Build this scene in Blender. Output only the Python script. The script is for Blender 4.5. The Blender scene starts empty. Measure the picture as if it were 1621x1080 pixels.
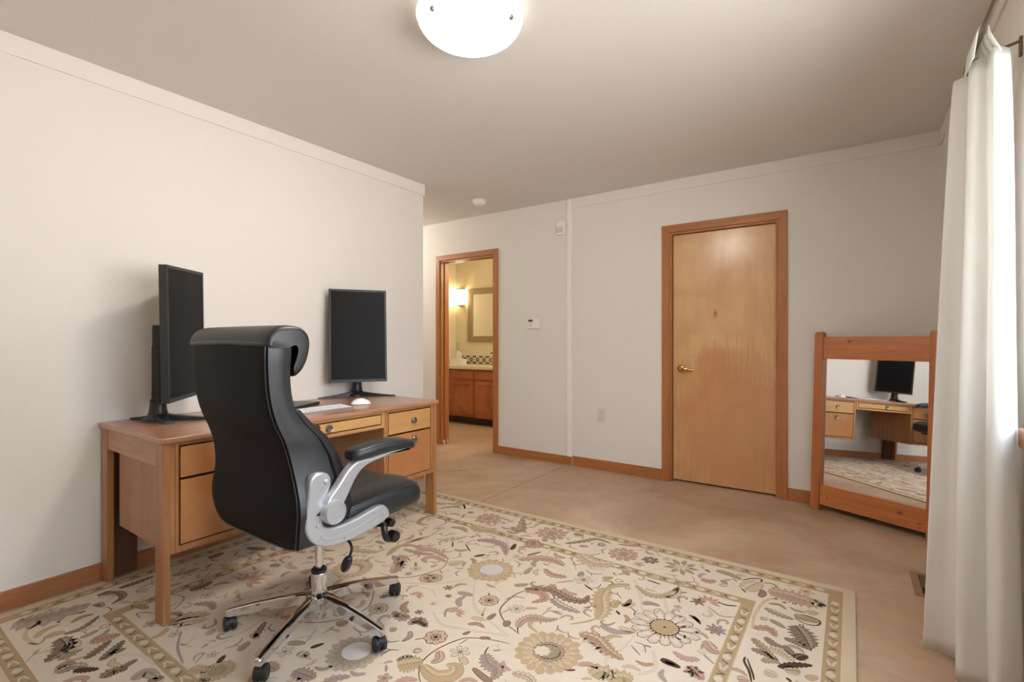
import bpy, bmesh, math, random
from mathutils import Vector, Matrix
random.seed(7)
C = bpy.context.scene.collection
OFF = {}                       # world offset of every object that parts are built against
R = math.radians
XL, YB, XR, H = -2.9375, 4.01, 0.46, 2.44      # room faces: left wall, back wall, right wall, ceiling

# ---------------------------------------------------------------- mesh helpers
def box(bm, x0, x1, y0, y1, z0, z1, bev=0.0, seg=2, mi=0):
    t = bmesh.new()
    bmesh.ops.create_cube(t, size=1.0)
    for v in t.verts:
        v.co = Vector(((x0+x1)/2 + v.co.x*(x1-x0), (y0+y1)/2 + v.co.y*(y1-y0), (z0+z1)/2 + v.co.z*(z1-z0)))
    if bev > 0:
        bmesh.ops.bevel(t, geom=list(t.edges), offset=bev, segments=seg, profile=0.5, affect='EDGES')
    merge(bm, t, mi)

def merge(bm, t, mi=0, mat=None):
    vm = {}
    for v in t.verts:
        vm[v] = bm.verts.new(mat @ v.co if mat else v.co)
    for f in t.faces:
        try:
            nf = bm.faces.new([vm[v] for v in f.verts]); nf.material_index = mi if mi else f.material_index
        except ValueError:
            pass
    t.free()

def loft(bm, rings, caps=True, closed=True, mi=0):
    """rings: list of equal-length lists of points"""
    vs = [[bm.verts.new(Vector(p)) for p in r] for r in rings]
    n = len(rings[0])
    for a, b in zip(vs[:-1], vs[1:]):
        for i in range(n if closed else n-1):
            j = (i+1) % n
            f = bm.faces.new((a[i], a[j], b[j], b[i])); f.material_index = mi
    if caps:
        f = bm.faces.new(list(reversed(vs[0]))); f.material_index = mi
        f = bm.faces.new(vs[-1]); f.material_index = mi

def lathe(bm, prof, c=(0,0,0), n=32, axis='z', mi=0):
    """prof: (radius, height) pairs; revolved about an axis through c"""
    rings = []
    for r, h in prof:
        ring = []
        for i in range(n):
            a = 2*math.pi*i/n
            p = (max(r,1e-4)*math.cos(a), max(r,1e-4)*math.sin(a), h)
            if axis == 'x': p = (p[2], p[0], p[1])
            elif axis == 'y': p = (p[1], p[2], p[0])
            ring.append((c[0]+p[0], c[1]+p[1], c[2]+p[2]))
        rings.append(ring)
    loft(bm, rings, mi=mi)

def catmull(pts, k=6, closed=False):
    P = [Vector(p) for p in pts]; n = len(P); out = []
    rng = range(n) if closed else range(n-1)
    for i in rng:
        if closed: a, b, c, d = P[(i-1)%n], P[i], P[(i+1)%n], P[(i+2)%n]
        else: a, b, c, d = P[max(i-1,0)], P[i], P[i+1], P[min(i+2,n-1)]
        for j in range(k):
            t = j/k
            out.append(0.5*((2*b) + (c-a)*t + (2*a-5*b+4*c-d)*t*t + (3*b-a-3*c+d)*t**3))
    if not closed: out.append(P[-1])
    return out

def tube(bm, pts, r, n=10, mi=0, closed=False, flat=1.0):
    """sweep a circle of radius r (number or list) along pts"""
    P = [Vector(p) for p in pts]; m = len(P)
    rings = []; prev = None
    for i, p in enumerate(P):
        if closed: t = P[(i+1)%m]-P[(i-1)%m]
        else: t = P[min(i+1,m-1)]-P[max(i-1,0)]
        t.normalize()
        if prev is None:
            up = Vector((0,0,1)) if abs(t.z) < .9 else Vector((1,0,0))
            u = t.cross(up).normalized()
        else:
            u = (prev - t*prev.dot(t)).normalized()
        prev = u; w = t.cross(u)
        rr = r[i] if isinstance(r, (list,tuple)) else r
        rings.append([p + u*rr*math.cos(2*math.pi*k/n) + w*rr*flat*math.sin(2*math.pi*k/n) for k in range(n)])
    if closed:
        rings.append(rings[0]); loft(bm, rings, caps=False, mi=mi); bmesh.ops.remove_doubles(bm, verts=bm.verts, dist=1e-6)
    else:
        loft(bm, rings, mi=mi)

def prism(bm, poly, axis, a0, a1, mi=0, bev=0.0, seg=2):
    """extrude a 2-D polygon along an axis; 'x' -> (y,z), 'y' -> (x,z), 'z' -> (x,y)"""
    t = bmesh.new()
    def P(p, a):
        return {'x': (a,p[0],p[1]), 'y': (p[0],a,p[1]), 'z': (p[0],p[1],a)}[axis]
    v0 = [t.verts.new(P(p,a0)) for p in poly]; v1 = [t.verts.new(P(p,a1)) for p in poly]
    n = len(poly)
    t.faces.new(v0); t.faces.new(list(reversed(v1)))
    for i in range(n):
        t.faces.new((v0[i], v1[i], v1[(i+1)%n], v0[(i+1)%n]))
    bmesh.ops.recalc_face_normals(t, faces=t.faces)
    if bev > 0:
        ed = [e for e in t.edges if any(len(f.verts) == n for f in e.link_faces)]
        bmesh.ops.bevel(t, geom=ed, offset=bev, segments=seg, profile=0.5, affect='EDGES')
    merge(bm, t, mi)

def sup(cx, cy, a, b, n=4.0, k=40):
    """superellipse outline"""
    o = []
    for i in range(k):
        t = 2*math.pi*i/k; c, s = math.cos(t), math.sin(t)
        o.append((cx + a*math.copysign(abs(c)**(2/n), c), cy + b*math.copysign(abs(s)**(2/n), s)))
    return o

def finish(name, bm, mats, parent=None, loc=None, local=False, smooth=35):
    if not isinstance(mats, (list,tuple)): mats = [mats]
    if parent is not None: off = OFF[parent]
    elif loc is not None: off = Vector(loc)
    else: off = Vector((0,0,0))
    if not local:
        for v in bm.verts: v.co -= off
    bmesh.ops.recalc_face_normals(bm, faces=bm.faces)
    me = bpy.data.meshes.new(name); bm.to_mesh(me); bm.free()
    for m in mats: me.materials.append(m)
    if smooth:
        me.shade_smooth(); me.set_sharp_from_angle(angle=R(smooth))
    else:
        me.shade_flat()
    o = bpy.data.objects.new(name, me); C.objects.link(o)
    if parent is not None: o.parent = parent
    elif loc is not None: o.location = loc
    if smooth and smooth <= 40:
        wn = o.modifiers.new('even_shading','WEIGHTED_NORMAL'); wn.keep_sharp = True
    OFF[o] = off
    return o

def thing(name, loc, label, cat, rz=0.0, group=None):
    o = bpy.data.objects.new(name, None); C.objects.link(o)
    o.empty_display_size = .1
    o.location = loc; o.rotation_euler = (0,0,rz); OFF[o] = Vector(loc)
    o['label'] = label; o['category'] = cat
    if group: o['group'] = group
    return o

def tag(o, label, cat, group=None, kind=None):
    o['label'] = label; o['category'] = cat
    if group: o['group'] = group
    if kind: o['kind'] = kind
    return o

def struct(o, label, cat):
    o['kind'] = 'structure'; o['label'] = label; o['category'] = cat
    return o

# ---------------------------------------------------------------- materials
def lin(c):
    return tuple(((v/255)/12.92 if v/255 <= .04045 else ((v/255+.055)/1.055)**2.4) for v in c) + (1.0,)

def base_mat(name):
    m = bpy.data.materials.new(name); m.use_nodes = True
    nt = m.node_tree; b = nt.nodes['Principled BSDF']
    return m, nt, b

def plain(name, rgb, rough=.5, metal=0.0, spec=.5, bump=0.0, bscale=200, coat=0.0):
    m, nt, b = base_mat(name)
    b.inputs['Base Color'].default_value = lin(rgb)
    b.inputs['Roughness'].default_value = rough
    b.inputs['Metallic'].default_value = metal
    b.inputs['Specular IOR Level'].default_value = spec
    b.inputs['Coat Weight'].default_value = coat
    tc = nt.nodes.new('ShaderNodeTexCoord')
    nz = nt.nodes.new('ShaderNodeTexNoise'); nz.inputs['Scale'].default_value = bscale; nz.inputs['Detail'].default_value = 4
    nt.links.new(tc.outputs['Object'], nz.inputs['Vector'])
    if bump > 0:
        bp = nt.nodes.new('ShaderNodeBump'); bp.inputs['Strength'].default_value = bump; bp.inputs['Distance'].default_value = .002
        nt.links.new(nz.outputs['Fac'], bp.inputs['Height']); nt.links.new(bp.outputs['Normal'], b.inputs['Normal'])
    # slight tone variation of the surface itself
    mx = nt.nodes.new('ShaderNodeMix'); mx.data_type = 'RGBA'; mx.blend_type = 'MULTIPLY'
    mx.inputs['Factor'].default_value = .12
    mx.inputs['A'].default_value = lin(rgb)
    nz2 = nt.nodes.new('ShaderNodeTexNoise'); nz2.inputs['Scale'].default_value = 6; nz2.inputs['Detail'].default_value = 5
    nt.links.new(tc.outputs['Object'], nz2.inputs['Vector'])
    nt.links.new(nz2.outputs['Fac'], mx.inputs['B']); nt.links.new(mx.outputs['Result'], b.inputs['Base Color'])
    return m

def ramp(nt, stops, fac):
    r = nt.nodes.new('ShaderNodeValToRGB'); e = r.color_ramp.elements
    while len(e) < len(stops): e.new(.5)
    for el, (p, c) in zip(e, stops):
        el.position = p; el.color = c if len(c) == 4 else lin(c)
    nt.links.new(fac, r.inputs['Fac'])
    return r

def wood(name, dark, mid, light, axis='z', scale=1.0, rough=.38, ring=.55, knots=(), knotcol=(60,30,18), coat=.15, blotch=.0, blotchcol=(150,90,50), rings=8.0, soft=.55):
    """flat-sawn timber: stretched noise, cathedral rings, pores, optional knots at given places"""
    m, nt, b = base_mat(name); L = nt.links.new; N = nt.nodes.new
    tc = N('ShaderNodeTexCoord'); mp = N('ShaderNodeMapping')
    s = {'x': (.7, 9, 9), 'y': (9, .7, 9), 'z': (9, 9, .7)}[axis]
    mp.inputs['Scale'].default_value = tuple(v*scale for v in s)
    L(tc.outputs['Object'], mp.inputs['Vector'])
    n1 = N('ShaderNodeTexNoise'); n1.inputs['Scale'].default_value = 1.6; n1.inputs['Detail'].default_value = 5; n1.inputs['Distortion'].default_value = .6
    L(mp.outputs['Vector'], n1.inputs['Vector'])
    mul = N('ShaderNodeMath'); mul.operation = 'MULTIPLY'; mul.inputs[1].default_value = rings
    L(n1.outputs['Fac'], mul.inputs[0])
    fr = N('ShaderNodeMath'); fr.operation = 'PINGPONG'; fr.inputs[1].default_value = 1.0
    L(mul.outputs[0], fr.inputs[0])
    mp2 = N('ShaderNodeMapping'); s2 = {'x': (6, 160, 160), 'y': (160, 6, 160), 'z': (160, 160, 6)}[axis]
    mp2.inputs['Scale'].default_value = s2; L(tc.outputs['Object'], mp2.inputs['Vector'])
    n2 = N('ShaderNodeTexNoise'); n2.inputs['Scale'].default_value = 1.0; n2.inputs['Detail'].default_value = 3
    L(mp2.outputs['Vector'], n2.inputs['Vector'])
    mixf = N('ShaderNodeMix'); mixf.data_type = 'FLOAT'; mixf.inputs['Factor'].default_value = 1-ring
    L(fr.outputs[0], mixf.inputs['A']); L(n2.outputs['Fac'], mixf.inputs['B'])
    bl = lambda a, b: tuple(a[i]+(b[i]-a[i])*soft for i in range(3))
    r = ramp(nt, [(.08, bl(dark,mid)), (.5, mid), (.92, bl(light,mid))], mixf.outputs['Result'])
    col = r.outputs['Color']
    if blotch > 0:
        n3 = N('ShaderNodeTexNoise'); n3.inputs['Scale'].default_value = 2.2; n3.inputs['Detail'].default_value = 6; n3.inputs['Distortion'].default_value = 1.2
        L(tc.outputs['Object'], n3.inputs['Vector'])
        rb = ramp(nt, [(.42, (0,0,0,1)), (.62, (1,1,1,1))], n3.outputs['Fac'])
        ml = N('ShaderNodeMath'); ml.operation = 'MULTIPLY'; ml.inputs[1].default_value = blotch; L(rb.outputs['Color'], ml.inputs[0])
        mx = N('ShaderNodeMix'); mx.data_type = 'RGBA'; L(ml.outputs[0], mx.inputs['Factor']); L(col, mx.inputs['A'])
        mx.inputs['B'].default_value = lin(blotchcol); col = mx.outputs['Result']
    for (p, sz, kc, k0, kf) in [(k[0], k[1], k[2] if len(k) > 2 else knotcol, k[3] if len(k) > 3 else .45, k[4] if len(k) > 4 else 1.0) for k in knots]:
        d = N('ShaderNodeVectorMath'); d.operation = 'SUBTRACT'; L(tc.outputs['Object'], d.inputs[0]); d.inputs[1].default_value = p
        sc = N('ShaderNodeVectorMath'); sc.operation = 'DIVIDE'; L(d.outputs[0], sc.inputs[0]); sc.inputs[1].default_value = sz
        ln = N('ShaderNodeVectorMath'); ln.operation = 'LENGTH'; L(sc.outputs[0], ln.inputs[0])
        ad = N('ShaderNodeMath'); ad.operation = 'MULTIPLY_ADD'; L(n2.outputs['Fac'], ad.inputs[0]); ad.inputs[1].default_value = .6; L(ln.outputs['Value'], ad.inputs[2])
        rk = ramp(nt, [(k0, (1,1,1,1)), (1.0, (0,0,0,1))], ad.outputs[0])
        mx = N('ShaderNodeMix'); mx.data_type = 'RGBA'; kml = N('ShaderNodeMath'); kml.operation = 'MULTIPLY'; kml.inputs[1].default_value = kf; L(rk.outputs['Color'], kml.inputs[0]); L(kml.outputs[0], mx.inputs['Factor']); L(col, mx.inputs['A'])
        mx.inputs['B'].default_value = lin(kc); col = mx.outputs['Result']
    L(col, b.inputs['Base Color'])
    b.inputs['Roughness'].default_value = rough; b.inputs['Coat Weight'].default_value = coat; b.inputs['Coat Roughness'].default_value = .2
    bp = N('ShaderNodeBump'); bp.inputs['Strength'].default_value = .08; bp.inputs['Distance'].default_value = .001
    L(n2.outputs['Fac'], bp.inputs['Height']); L(bp.outputs['Normal'], b.inputs['Normal'])
    return m

def paint(name, rgb, bump=.25, scale=60, rough=.85, big=.0):
    m, nt, b = base_mat(name); L = nt.links.new; N = nt.nodes.new
    tc = N('ShaderNodeTexCoord')
    n1 = N('ShaderNodeTexNoise'); n1.inputs['Scale'].default_value = scale; n1.inputs['Detail'].default_value = 6
    n2 = N('ShaderNodeTexNoise'); n2.inputs['Scale'].default_value = 3.5; n2.inputs['Detail'].default_value = 3; n2.inputs['Distortion'].default_value = .8
    L(tc.outputs['Object'], n1.inputs['Vector']); L(tc.outputs['Object'], n2.inputs['Vector'])
    b1 = N('ShaderNodeBump'); b1.inputs['Strength'].default_value = bump; b1.inputs['Distance'].default_value = .002
    L(n1.outputs['Fac'], b1.inputs['Height'])
    b2 = N('ShaderNodeBump'); b2.inputs['Strength'].default_value = big; b2.inputs['Distance'].default_value = .02
    L(n2.outputs['Fac'], b2.inputs['Height']); L(b1.outputs['Normal'], b2.inputs['Normal'])
    L(b2.outputs['Normal'], b.inputs['Normal'])
    b.inputs['Base Color'].default_value = lin(rgb); b.inputs['Roughness'].default_value = rough
    b.inputs['Specular IOR Level'].default_value = .25
    return m

def bowl_emit(name, rgb, rim, bottom, z0, z1):
    m, nt, b = base_mat(name)
    b.inputs['Base Color'].default_value = lin(rgb); b.inputs['Roughness'].default_value = .3
    b.inputs['Emission Color'].default_value = lin(rgb)
    tc = nt.nodes.new('ShaderNodeTexCoord'); sx = nt.nodes.new('ShaderNodeSeparateXYZ'); nt.links.new(tc.outputs['Object'], sx.inputs[0])
    mr = nt.nodes.new('ShaderNodeMapRange'); mr.interpolation_type = 'SMOOTHSTEP'
    for k, v in (('From Min',z0),('From Max',z1),('To Min',rim),('To Max',bottom)): mr.inputs[k].default_value = v
    nt.links.new(sx.outputs['Z'], mr.inputs['Value']); nt.links.new(mr.outputs['Result'], b.inputs['Emission Strength'])
    return m

def emit(name, rgb, strength):
    m, nt, b = base_mat(name)
    b.inputs['Base Color'].default_value = lin(rgb); b.inputs['Roughness'].default_value = .3
    b.inputs['Emission Color'].default_value = lin(rgb); b.inputs['Emission Strength'].default_value = strength
    return m

M = {}
M['wall'] = paint('wall_paint', (230,225,218), .25, 70, .85, .18)
M['ceil'] = paint('ceiling_paint', (221,218,212), .6, 130, .9, .0)
M['trimpaint'] = paint('painted_trim', (232,227,219), .1, 40, .7)
M['batten'] = paint('painted_batten', (243,239,233), .1, 40, .6)
M['bathwall'] = paint('bathroom_paint', (232,222,196), .2, 60, .8)
M['oak'] = wood('desk_oak', (150,106,66), (186,140,92), (206,164,114), 'y', 1.0, .35)
M['oakside'] = wood('desk_oak_side', (146,100,62), (178,130,82), (196,150,102), 'x', 1.0, .35)
M['oakleg'] = wood('desk_oak_upright', (136,90,52), (168,116,70), (186,138,88), 'z', 1.0, .4)
M['oaktop'] = wood('desk_oak_top', (150,104,82), (176,128,100), (192,146,116), 'y', .8, .3, coat=.3)
M['oakdrawer'] = wood('drawer_front_oak', (140,94,50), (198,154,98), (220,182,128), 'y', .38, .35, ring=.75, rings=6, soft=.9, blotch=.3, blotchcol=(172,116,66))
M['oaklower'] = wood('lower_drawer_front_oak', (136,84,44), (184,128,80), (206,158,104), 'y', .38, .35, ring=.75, rings=6, soft=.9, blotch=.5, blotchcol=(156,96,52))
M['oakdark'] = wood('desk_back_wood', (70,44,28), (92,60,38), (110,74,48), 'z', 1.0, .6)
M['fir'] = wood('door_trim_fir', (146,88,46), (174,110,61), (190,128,76), 'z', 1.2, .4)
M['firx'] = wood('door_trim_fir_level', (146,88,46), (174,110,61), (190,128,76), 'x', 1.2, .4)
M['firy'] = wood('baseboard_fir_side', (140,88,54), (168,112,74), (184,130,88), 'y', 1.2, .4)
M['birch'] = wood('door_birch_veneer', (198,150,98), (220,178,126), (232,196,146), 'z', .45, .24, ring=.7, coat=.5, rings=7, soft=.75,
                  knots=[((.10,.05,.45),(.85,.3,1.05),(192,128,82),.7,.66), ((-.06,.05,.95),(.22,.3,.26),(200,138,92),.7,.5), ((-.048,.05,1.35),(.028,.1,.07),(186,104,66))], blotch=.55, blotchcol=(204,152,102))
M['pine'] = wood('mirror_frame_pine', (160,90,48), (192,118,68), (208,138,86), 'x', 1.0, .35, coat=.3,
                 knots=[((-.13,0,1.135),(.03,.1,.017)), ((.165,0,.12),(.03,.1,.018)), ((-.24,0,.095),(.016,.1,.010)),((.26,0,.085),(.022,.1,.008))], knotcol=(84,40,22))
M['pinez'] = wood('mirror_post_pine', (154,86,44), (184,110,62), (202,132,80), 'z', 1.0, .35, coat=.3)
M['alder'] = wood('vanity_knotty_alder', (140,80,46), (186,112,72), (206,138,92), 'z', 1.2, .4, ring=.75, soft=.9, blotch=.6, blotchcol=(130,66,38))
M['leather'] = plain('black_leather', (26,27,29), .42, 0, .62, .25, 350)
M['leathershade'] = plain('black_leather_shaded', (13,12,12), .55, 0, .14, .2, 350)  # same leather, darkened and dulled: shade of the rear put into the material
M['piping'] = plain('black_piping', (48,48,50), .3)
M['silver'] = plain('silver_painted_plastic', (196,198,202), .32, .55, .5)
M['chrome'] = plain('polished_chrome', (225,225,228), .07, 1.0)
M['blackplastic'] = plain('black_plastic', (26,27,28), .4)
M['rubber'] = plain('caster_rubber', (30,30,31), .55)
M['monplastic'] = plain('monitor_black_plastic', (50,50,51), .42, 0, .4)
M['screen'] = plain('matte_dark_screen', (9,9,10), .45, 0, .16)
M['steel'] = plain('brushed_steel', (170,165,155), .3, 1.0)
M['brass'] = plain('polished_brass', (214,170,92), .18, 1.0)
M['bronze'] = plain('oil_rubbed_bronze_rod', (128,116,100), .35, .8)
M['white'] = plain('white_plastic', (246,244,240), .4)
M['almond'] = plain('almond_plastic', (222,215,200), .4)
M['greyscreen'] = plain('grey_display', (60,62,60), .3)
M['keys'] = plain('white_keycaps', (228,228,230), .5)
M['alu'] = plain('silver_aluminium', (168,170,176), .35, .5)
M['laptop'] = plain('laptop_dark_lid', (44,45,48), .35, .3)
M['counter'] = plain('cream_countertop', (236,226,200), .3)
M['tilewhite'] = plain('cream_glazed_tile', (232,222,198), .25)
M['tileblue'] = plain('dark_tile_glaze', (58,46,44), .3)
M['toe'] = plain('toe_kick_dark', (70,44,30), .7)
M['silverframe'] = plain('antique_silver_frame', (168,154,130), .45, .5, bump=.6, bscale=90)
M['soap'] = plain('soap_bottle', (196,180,140), .2)
M['paper'] = plain('tissue_paper', (245,242,236), .9)
M['register'] = plain('floor_register_tan', (150,118,86), .5, .2)
M['dark'] = plain('dark_gap', (22,16,12), .9)
M['knot'] = plain('dark_wood_detail', (60,36,22), .6)

def mirror_mat():
    m, nt, b = base_mat('mirror_silvering')
    b.inputs['Base Color'].default_value = (.88,.89,.9,1); b.inputs['Metallic'].default_value = 1.0; b.inputs['Roughness'].default_value = .015
    return m
M['mirror'] = mirror_mat()

def concrete():
    m, nt, b = base_mat('stained_concrete'); L = nt.links.new; N = nt.nodes.new
    tc = N('ShaderNodeTexCoord')
    n1 = N('ShaderNodeTexNoise'); n1.inputs['Scale'].default_value = 1.3; n1.inputs['Detail'].default_value = 9; n1.inputs['Roughness'].default_value = .6; n1.inputs['Distortion'].default_value = .7
    L(tc.outputs['Object'], n1.inputs['Vector'])
    r = ramp(nt, [(.28, (158,129,104)), (.50, (182,153,127)), (.70, (202,176,150))], n1.outputs['Fac'])
    n2 = N('ShaderNodeTexNoise'); n2.inputs['Scale'].default_value = 14; n2.inputs['Detail'].default_value = 8
    L(tc.outputs['Object'], n2.inputs['Vector'])
    mx = N('ShaderNodeMix'); mx.data_type = 'RGBA'; mx.blend_type = 'OVERLAY'; mx.inputs['Factor'].default_value = .22
    L(r.outputs['Color'], mx.inputs['A']); L(n2.outputs['Color'], mx.inputs['B'])
    hs = N('ShaderNodeHueSaturation'); hs.inputs['Saturation'].default_value = 1.0; L(mx.outputs['Result'], hs.inputs['Color'])
    L(hs.outputs['Color'], b.inputs['Base Color'])
    rr = ramp(nt, [(.3, (.38,.38,.38,1)), (.7, (.55,.55,.55,1))], n2.outputs['Fac']); L(rr.outputs['Color'], b.inputs['Roughness'])
    bp = N('ShaderNodeBump'); bp.inputs['Strength'].default_value = .08; bp.inputs['Distance'].default_value = .004
    L(n1.outputs['Fac'], bp.inputs['Height']); L(bp.outputs['Normal'], b.inputs['Normal'])
    return m
M['concrete'] = concrete()

def cloth():
    m, nt, b = base_mat('white_cotton_curtain'); L = nt.links.new; N = nt.nodes.new
    b.inputs['Base Color'].default_value = lin((247,247,246)); b.inputs['Roughness'].default_value = .9
    tr = N('ShaderNodeBsdfTranslucent'); tr.inputs['Color'].default_value = lin((247,246,243))
    mx = N('ShaderNodeMixShader'); mx.inputs['Fac'].default_value = .5
    tc = N('ShaderNodeTexCoord'); nz = N('ShaderNodeTexNoise'); nz.inputs['Scale'].default_value = 500
    L(tc.outputs['Object'], nz.inputs['Vector'])
    bp = N('ShaderNodeBump'); bp.inputs['Strength'].default_value = .1; bp.inputs['Distance'].default_value = .001
    L(nz.outputs['Fac'], bp.inputs['Height']); L(bp.outputs['Normal'], b.inputs['Normal'])
    out = nt.nodes['Material Output']
    L(b.outputs['BSDF'], mx.inputs[1]); L(tr.outputs['BSDF'], mx.inputs[2]); L(mx.outputs['Shader'], out.inputs['Surface'])
    return m
M['cloth'] = cloth()

def pane():
    m, nt, b = base_mat('window_glass'); L = nt.links.new; N = nt.nodes.new
    t = N('ShaderNodeBsdfTransparent'); g = N('ShaderNodeBsdfGlossy'); g.inputs['Roughness'].default_value = .02
    fr = N('ShaderNodeLayerWeight'); fr.inputs['Blend'].default_value = .5
    pw = N('ShaderNodeMath'); pw.operation = 'POWER'; pw.inputs[1].default_value = 5.0; L(fr.outputs['Facing'], pw.inputs[0])
    ma = N('ShaderNodeMath'); ma.operation = 'MULTIPLY_ADD'; ma.inputs[1].default_value = .5; ma.inputs[2].default_value = .03; L(pw.outputs[0], ma.inputs[0])
    mx = N('ShaderNodeMixShader'); L(ma.outputs[0], mx.inputs['Fac']); L(t.outputs[0], mx.inputs[1]); L(g.outputs[0], mx.inputs[2])
    L(mx.outputs[0], nt.nodes['Material Output'].inputs['Surface'])
    return m
M['pane'] = pane()
# ================================================================= SETTING
bm = bmesh.new(); g = .0032
prism(bm, [(-2.15+g,-1.2), (XR+.05,-1.2), (XR+.05,4.13), (-.3,4.13), (-.3,4.85), (-1.35,4.85), (-1.35,4.13), (-2.15+g,4.13)], 'z', -.05, 0)
dg = lambda x: x + 6.125
prism(bm, [(-3.2,-1.2), (-2.15-g,-1.2), (-2.15-g,dg(-2.15)-g*2), (-3.2,dg(-3.2)-g*2)], 'z', -.05, 0)
prism(bm, [(-3.2,dg(-3.2)+g), (-2.15-g,dg(-2.15)+g), (-2.15-g,5.8), (-5.1,5.8), (-5.1,2.8), (-3.2,2.8)], 'z', -.05, 0)
box(bm, -5.1, XR+.05, -1.2, 5.8, -.1, -.012, mi=1)
struct(finish('floor', bm, [M['concrete'], M['dark']], smooth=0), 'brown stained concrete floor with thin control joints', 'floor')

bm = bmesh.new(); box(bm, -5.1, XR+.2, -1.35, 5.85, H, H+.08)
struct(finish('ceiling', bm, M['ceil'], smooth=0), 'lightly textured beige ceiling', 'ceiling')

def wall(name, boxes, label, m='wall'):
    bm = bmesh.new()
    for b in boxes: box(bm, *b)
    return struct(finish(name, bm, M[m], smooth=0), label, 'wall')

wall('wall_left', [(-3.06,XL,-1.2,2.945,-.01,H)], 'off white textured wall behind the desk')
DX0, DX1, DZ = -1.215, -.435, 2.015          # closed door opening
BX0, BX1, BZ = -3.735, -2.995, 2.02          # bathroom doorway opening
wall('wall_back', [(-5.1,BX0,YB,YB+.12,-.01,H), (BX0,BX1,YB,YB+.12,BZ,H), (BX1,DX0,YB,YB+.12,-.01,H),
                   (DX0,DX1,YB,YB+.12,DZ,H), (DX1,XR+.16,YB,YB+.12,-.01,H)], 'off white wall with the closed door and the doorway')
WY0, WY1, WZ0, WZ1 = .12, 2.17, .875, 2.0    # window opening
wall('wall_right', [(XR,XR+.16,WY1,YB,-.01,H), (XR,XR+.16,-1.2,WY0,-.01,H), (XR,XR+.16,WY0,WY1,-.01,WZ0), (XR,XR+.16,WY0,WY1,WZ1,H)], 'window wall behind the white curtain')
wall('wall_front', [(-3.06,XR+.16,-1.32,-1.2,-.01,H)], 'wall behind the viewpoint')
wall('wall_hall', [(-5.1,-5.0,2.945,YB,-.01,H), (-5.1,-3.06,2.82,2.945,-.01,H)], 'hallway wall past the end of the desk wall')
wall('wall_bathroom', [(-5.09,-4.97,YB+.12,5.8,-.01,H), (-4.97,-2.2,5.68,5.8,-.01,H), (-2.3,-2.2,YB+.12,5.68,-.01,H)], 'warm cream bathroom wall', 'bathwall')

# window
bm = bmesh.new()
fx0, fx1 = XR+.09, XR+.13
box(bm, fx0,fx1, WY0,WY1, WZ0,WZ0+.05, .004); box(bm, fx0,fx1, WY0,WY1, WZ1-.05,WZ1, .004)
for y in (WY0, (WY0+WY1)/2-.025, WY1-.05): box(bm, fx0,fx1, y,y+.05, WZ0+.05,WZ1-.05, .004)
w = struct(finish('window_1', bm, M['white']), 'white framed window beside the curtain', 'window')
bm = bmesh.new(); box(bm, fx0+.016,fx0+.02, WY0+.04,WY1-.04, WZ0+.04,WZ1-.04); finish('pane', bm, M['pane'], w, smooth=0)
bm = bmesh.new(); box(bm, XR-.045,fx0, WY0-.05,2.1, WZ0-.06,WZ0, .006); 
o = finish('sill', bm, M['firy'], w); o['label'] = 'stained wooden sill'

wall('wall_light_block', [(-1.4,-1.3,YB+.12,4.9,-.05,H), (-.35,-.25,YB+.12,4.9,-.05,H), (-1.4,-.25,4.8,4.9,-.05,H)], 'unseen wall added behind the closed door to block light')  # unseen box added so outside light cannot leak round the door
# trim
def trim(name, args, m, label, bev=.002):
    bm = bmesh.new(); box(bm, *args, bev); return struct(finish(name, bm, M[m]), label, 'trim')
trim('trim_1', (XL-.001,XL+.010,-1.2,2.957,2.352,H), 'trimpaint', 'painted flat trim board along the top of the desk wall')
trim('trim_2', (-2.095,XR,YB-.010,YB+.001,2.352,H), 'trimpaint', 'painted flat trim board along the top of the door wall')
trim('trim_3', (XR-.010,XR+.001,-1.2,YB-.010,2.352,H), 'trimpaint', 'painted flat trim board along the top of the window wall')
trim('trim_4', (-2.150,-2.100,YB-.020,YB+.001,.078,H), 'batten', 'vertical painted batten on the wall between doorway and door', .007)
trim('baseboard_left', (XL-.001,XL+.013,-1.2,2.945,0,.083), 'firy', 'brown wooden baseboard under the desk wall')
bm = bmesh.new()
box(bm, -2.94,-2.106, YB-.013,YB+.001, 0,.078, .002); box(bm, -2.094,-1.275, YB-.013,YB+.001, 0,.088, .002); box(bm, -.375,XR, YB-.013,YB+.001, 0,.088, .002)
struct(finish('baseboard_back', bm, M['firx']), 'brown wooden baseboard along the door wall', 'baseboard')
bm = bmesh.new(); box(bm, XR-.013,XR+.001, -1.2,YB-.013, 0,.085, .002)
struct(finish('baseboard_right', bm, M['firy']), 'brown wooden baseboard under the window', 'baseboard')

# closed door
def casing(parent, x0, x1, zt, w=.06, d=.016, name='casing', m=('fir','firx')):
    y0 = YB-d
    for s in (0, 1):
        bm = bmesh.new()
        poly = [(x0-w,0),(x0,0),(x0,zt),(x0-w,zt+w)] if s == 0 else [(x1,0),(x1+w,0),(x1+w,zt+w),(x1,zt)]
        prism(bm, poly, 'y', y0, YB+.001, bev=.003); finish(name, bm, M[m[0]], parent)
    bm = bmesh.new(); prism(bm, [(x0,zt),(x1,zt),(x1+w,zt+w),(x0-w,zt+w)], 'y', y0, YB+.001, bev=.003); finish('head_casing', bm, M[m[1]], parent)

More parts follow.
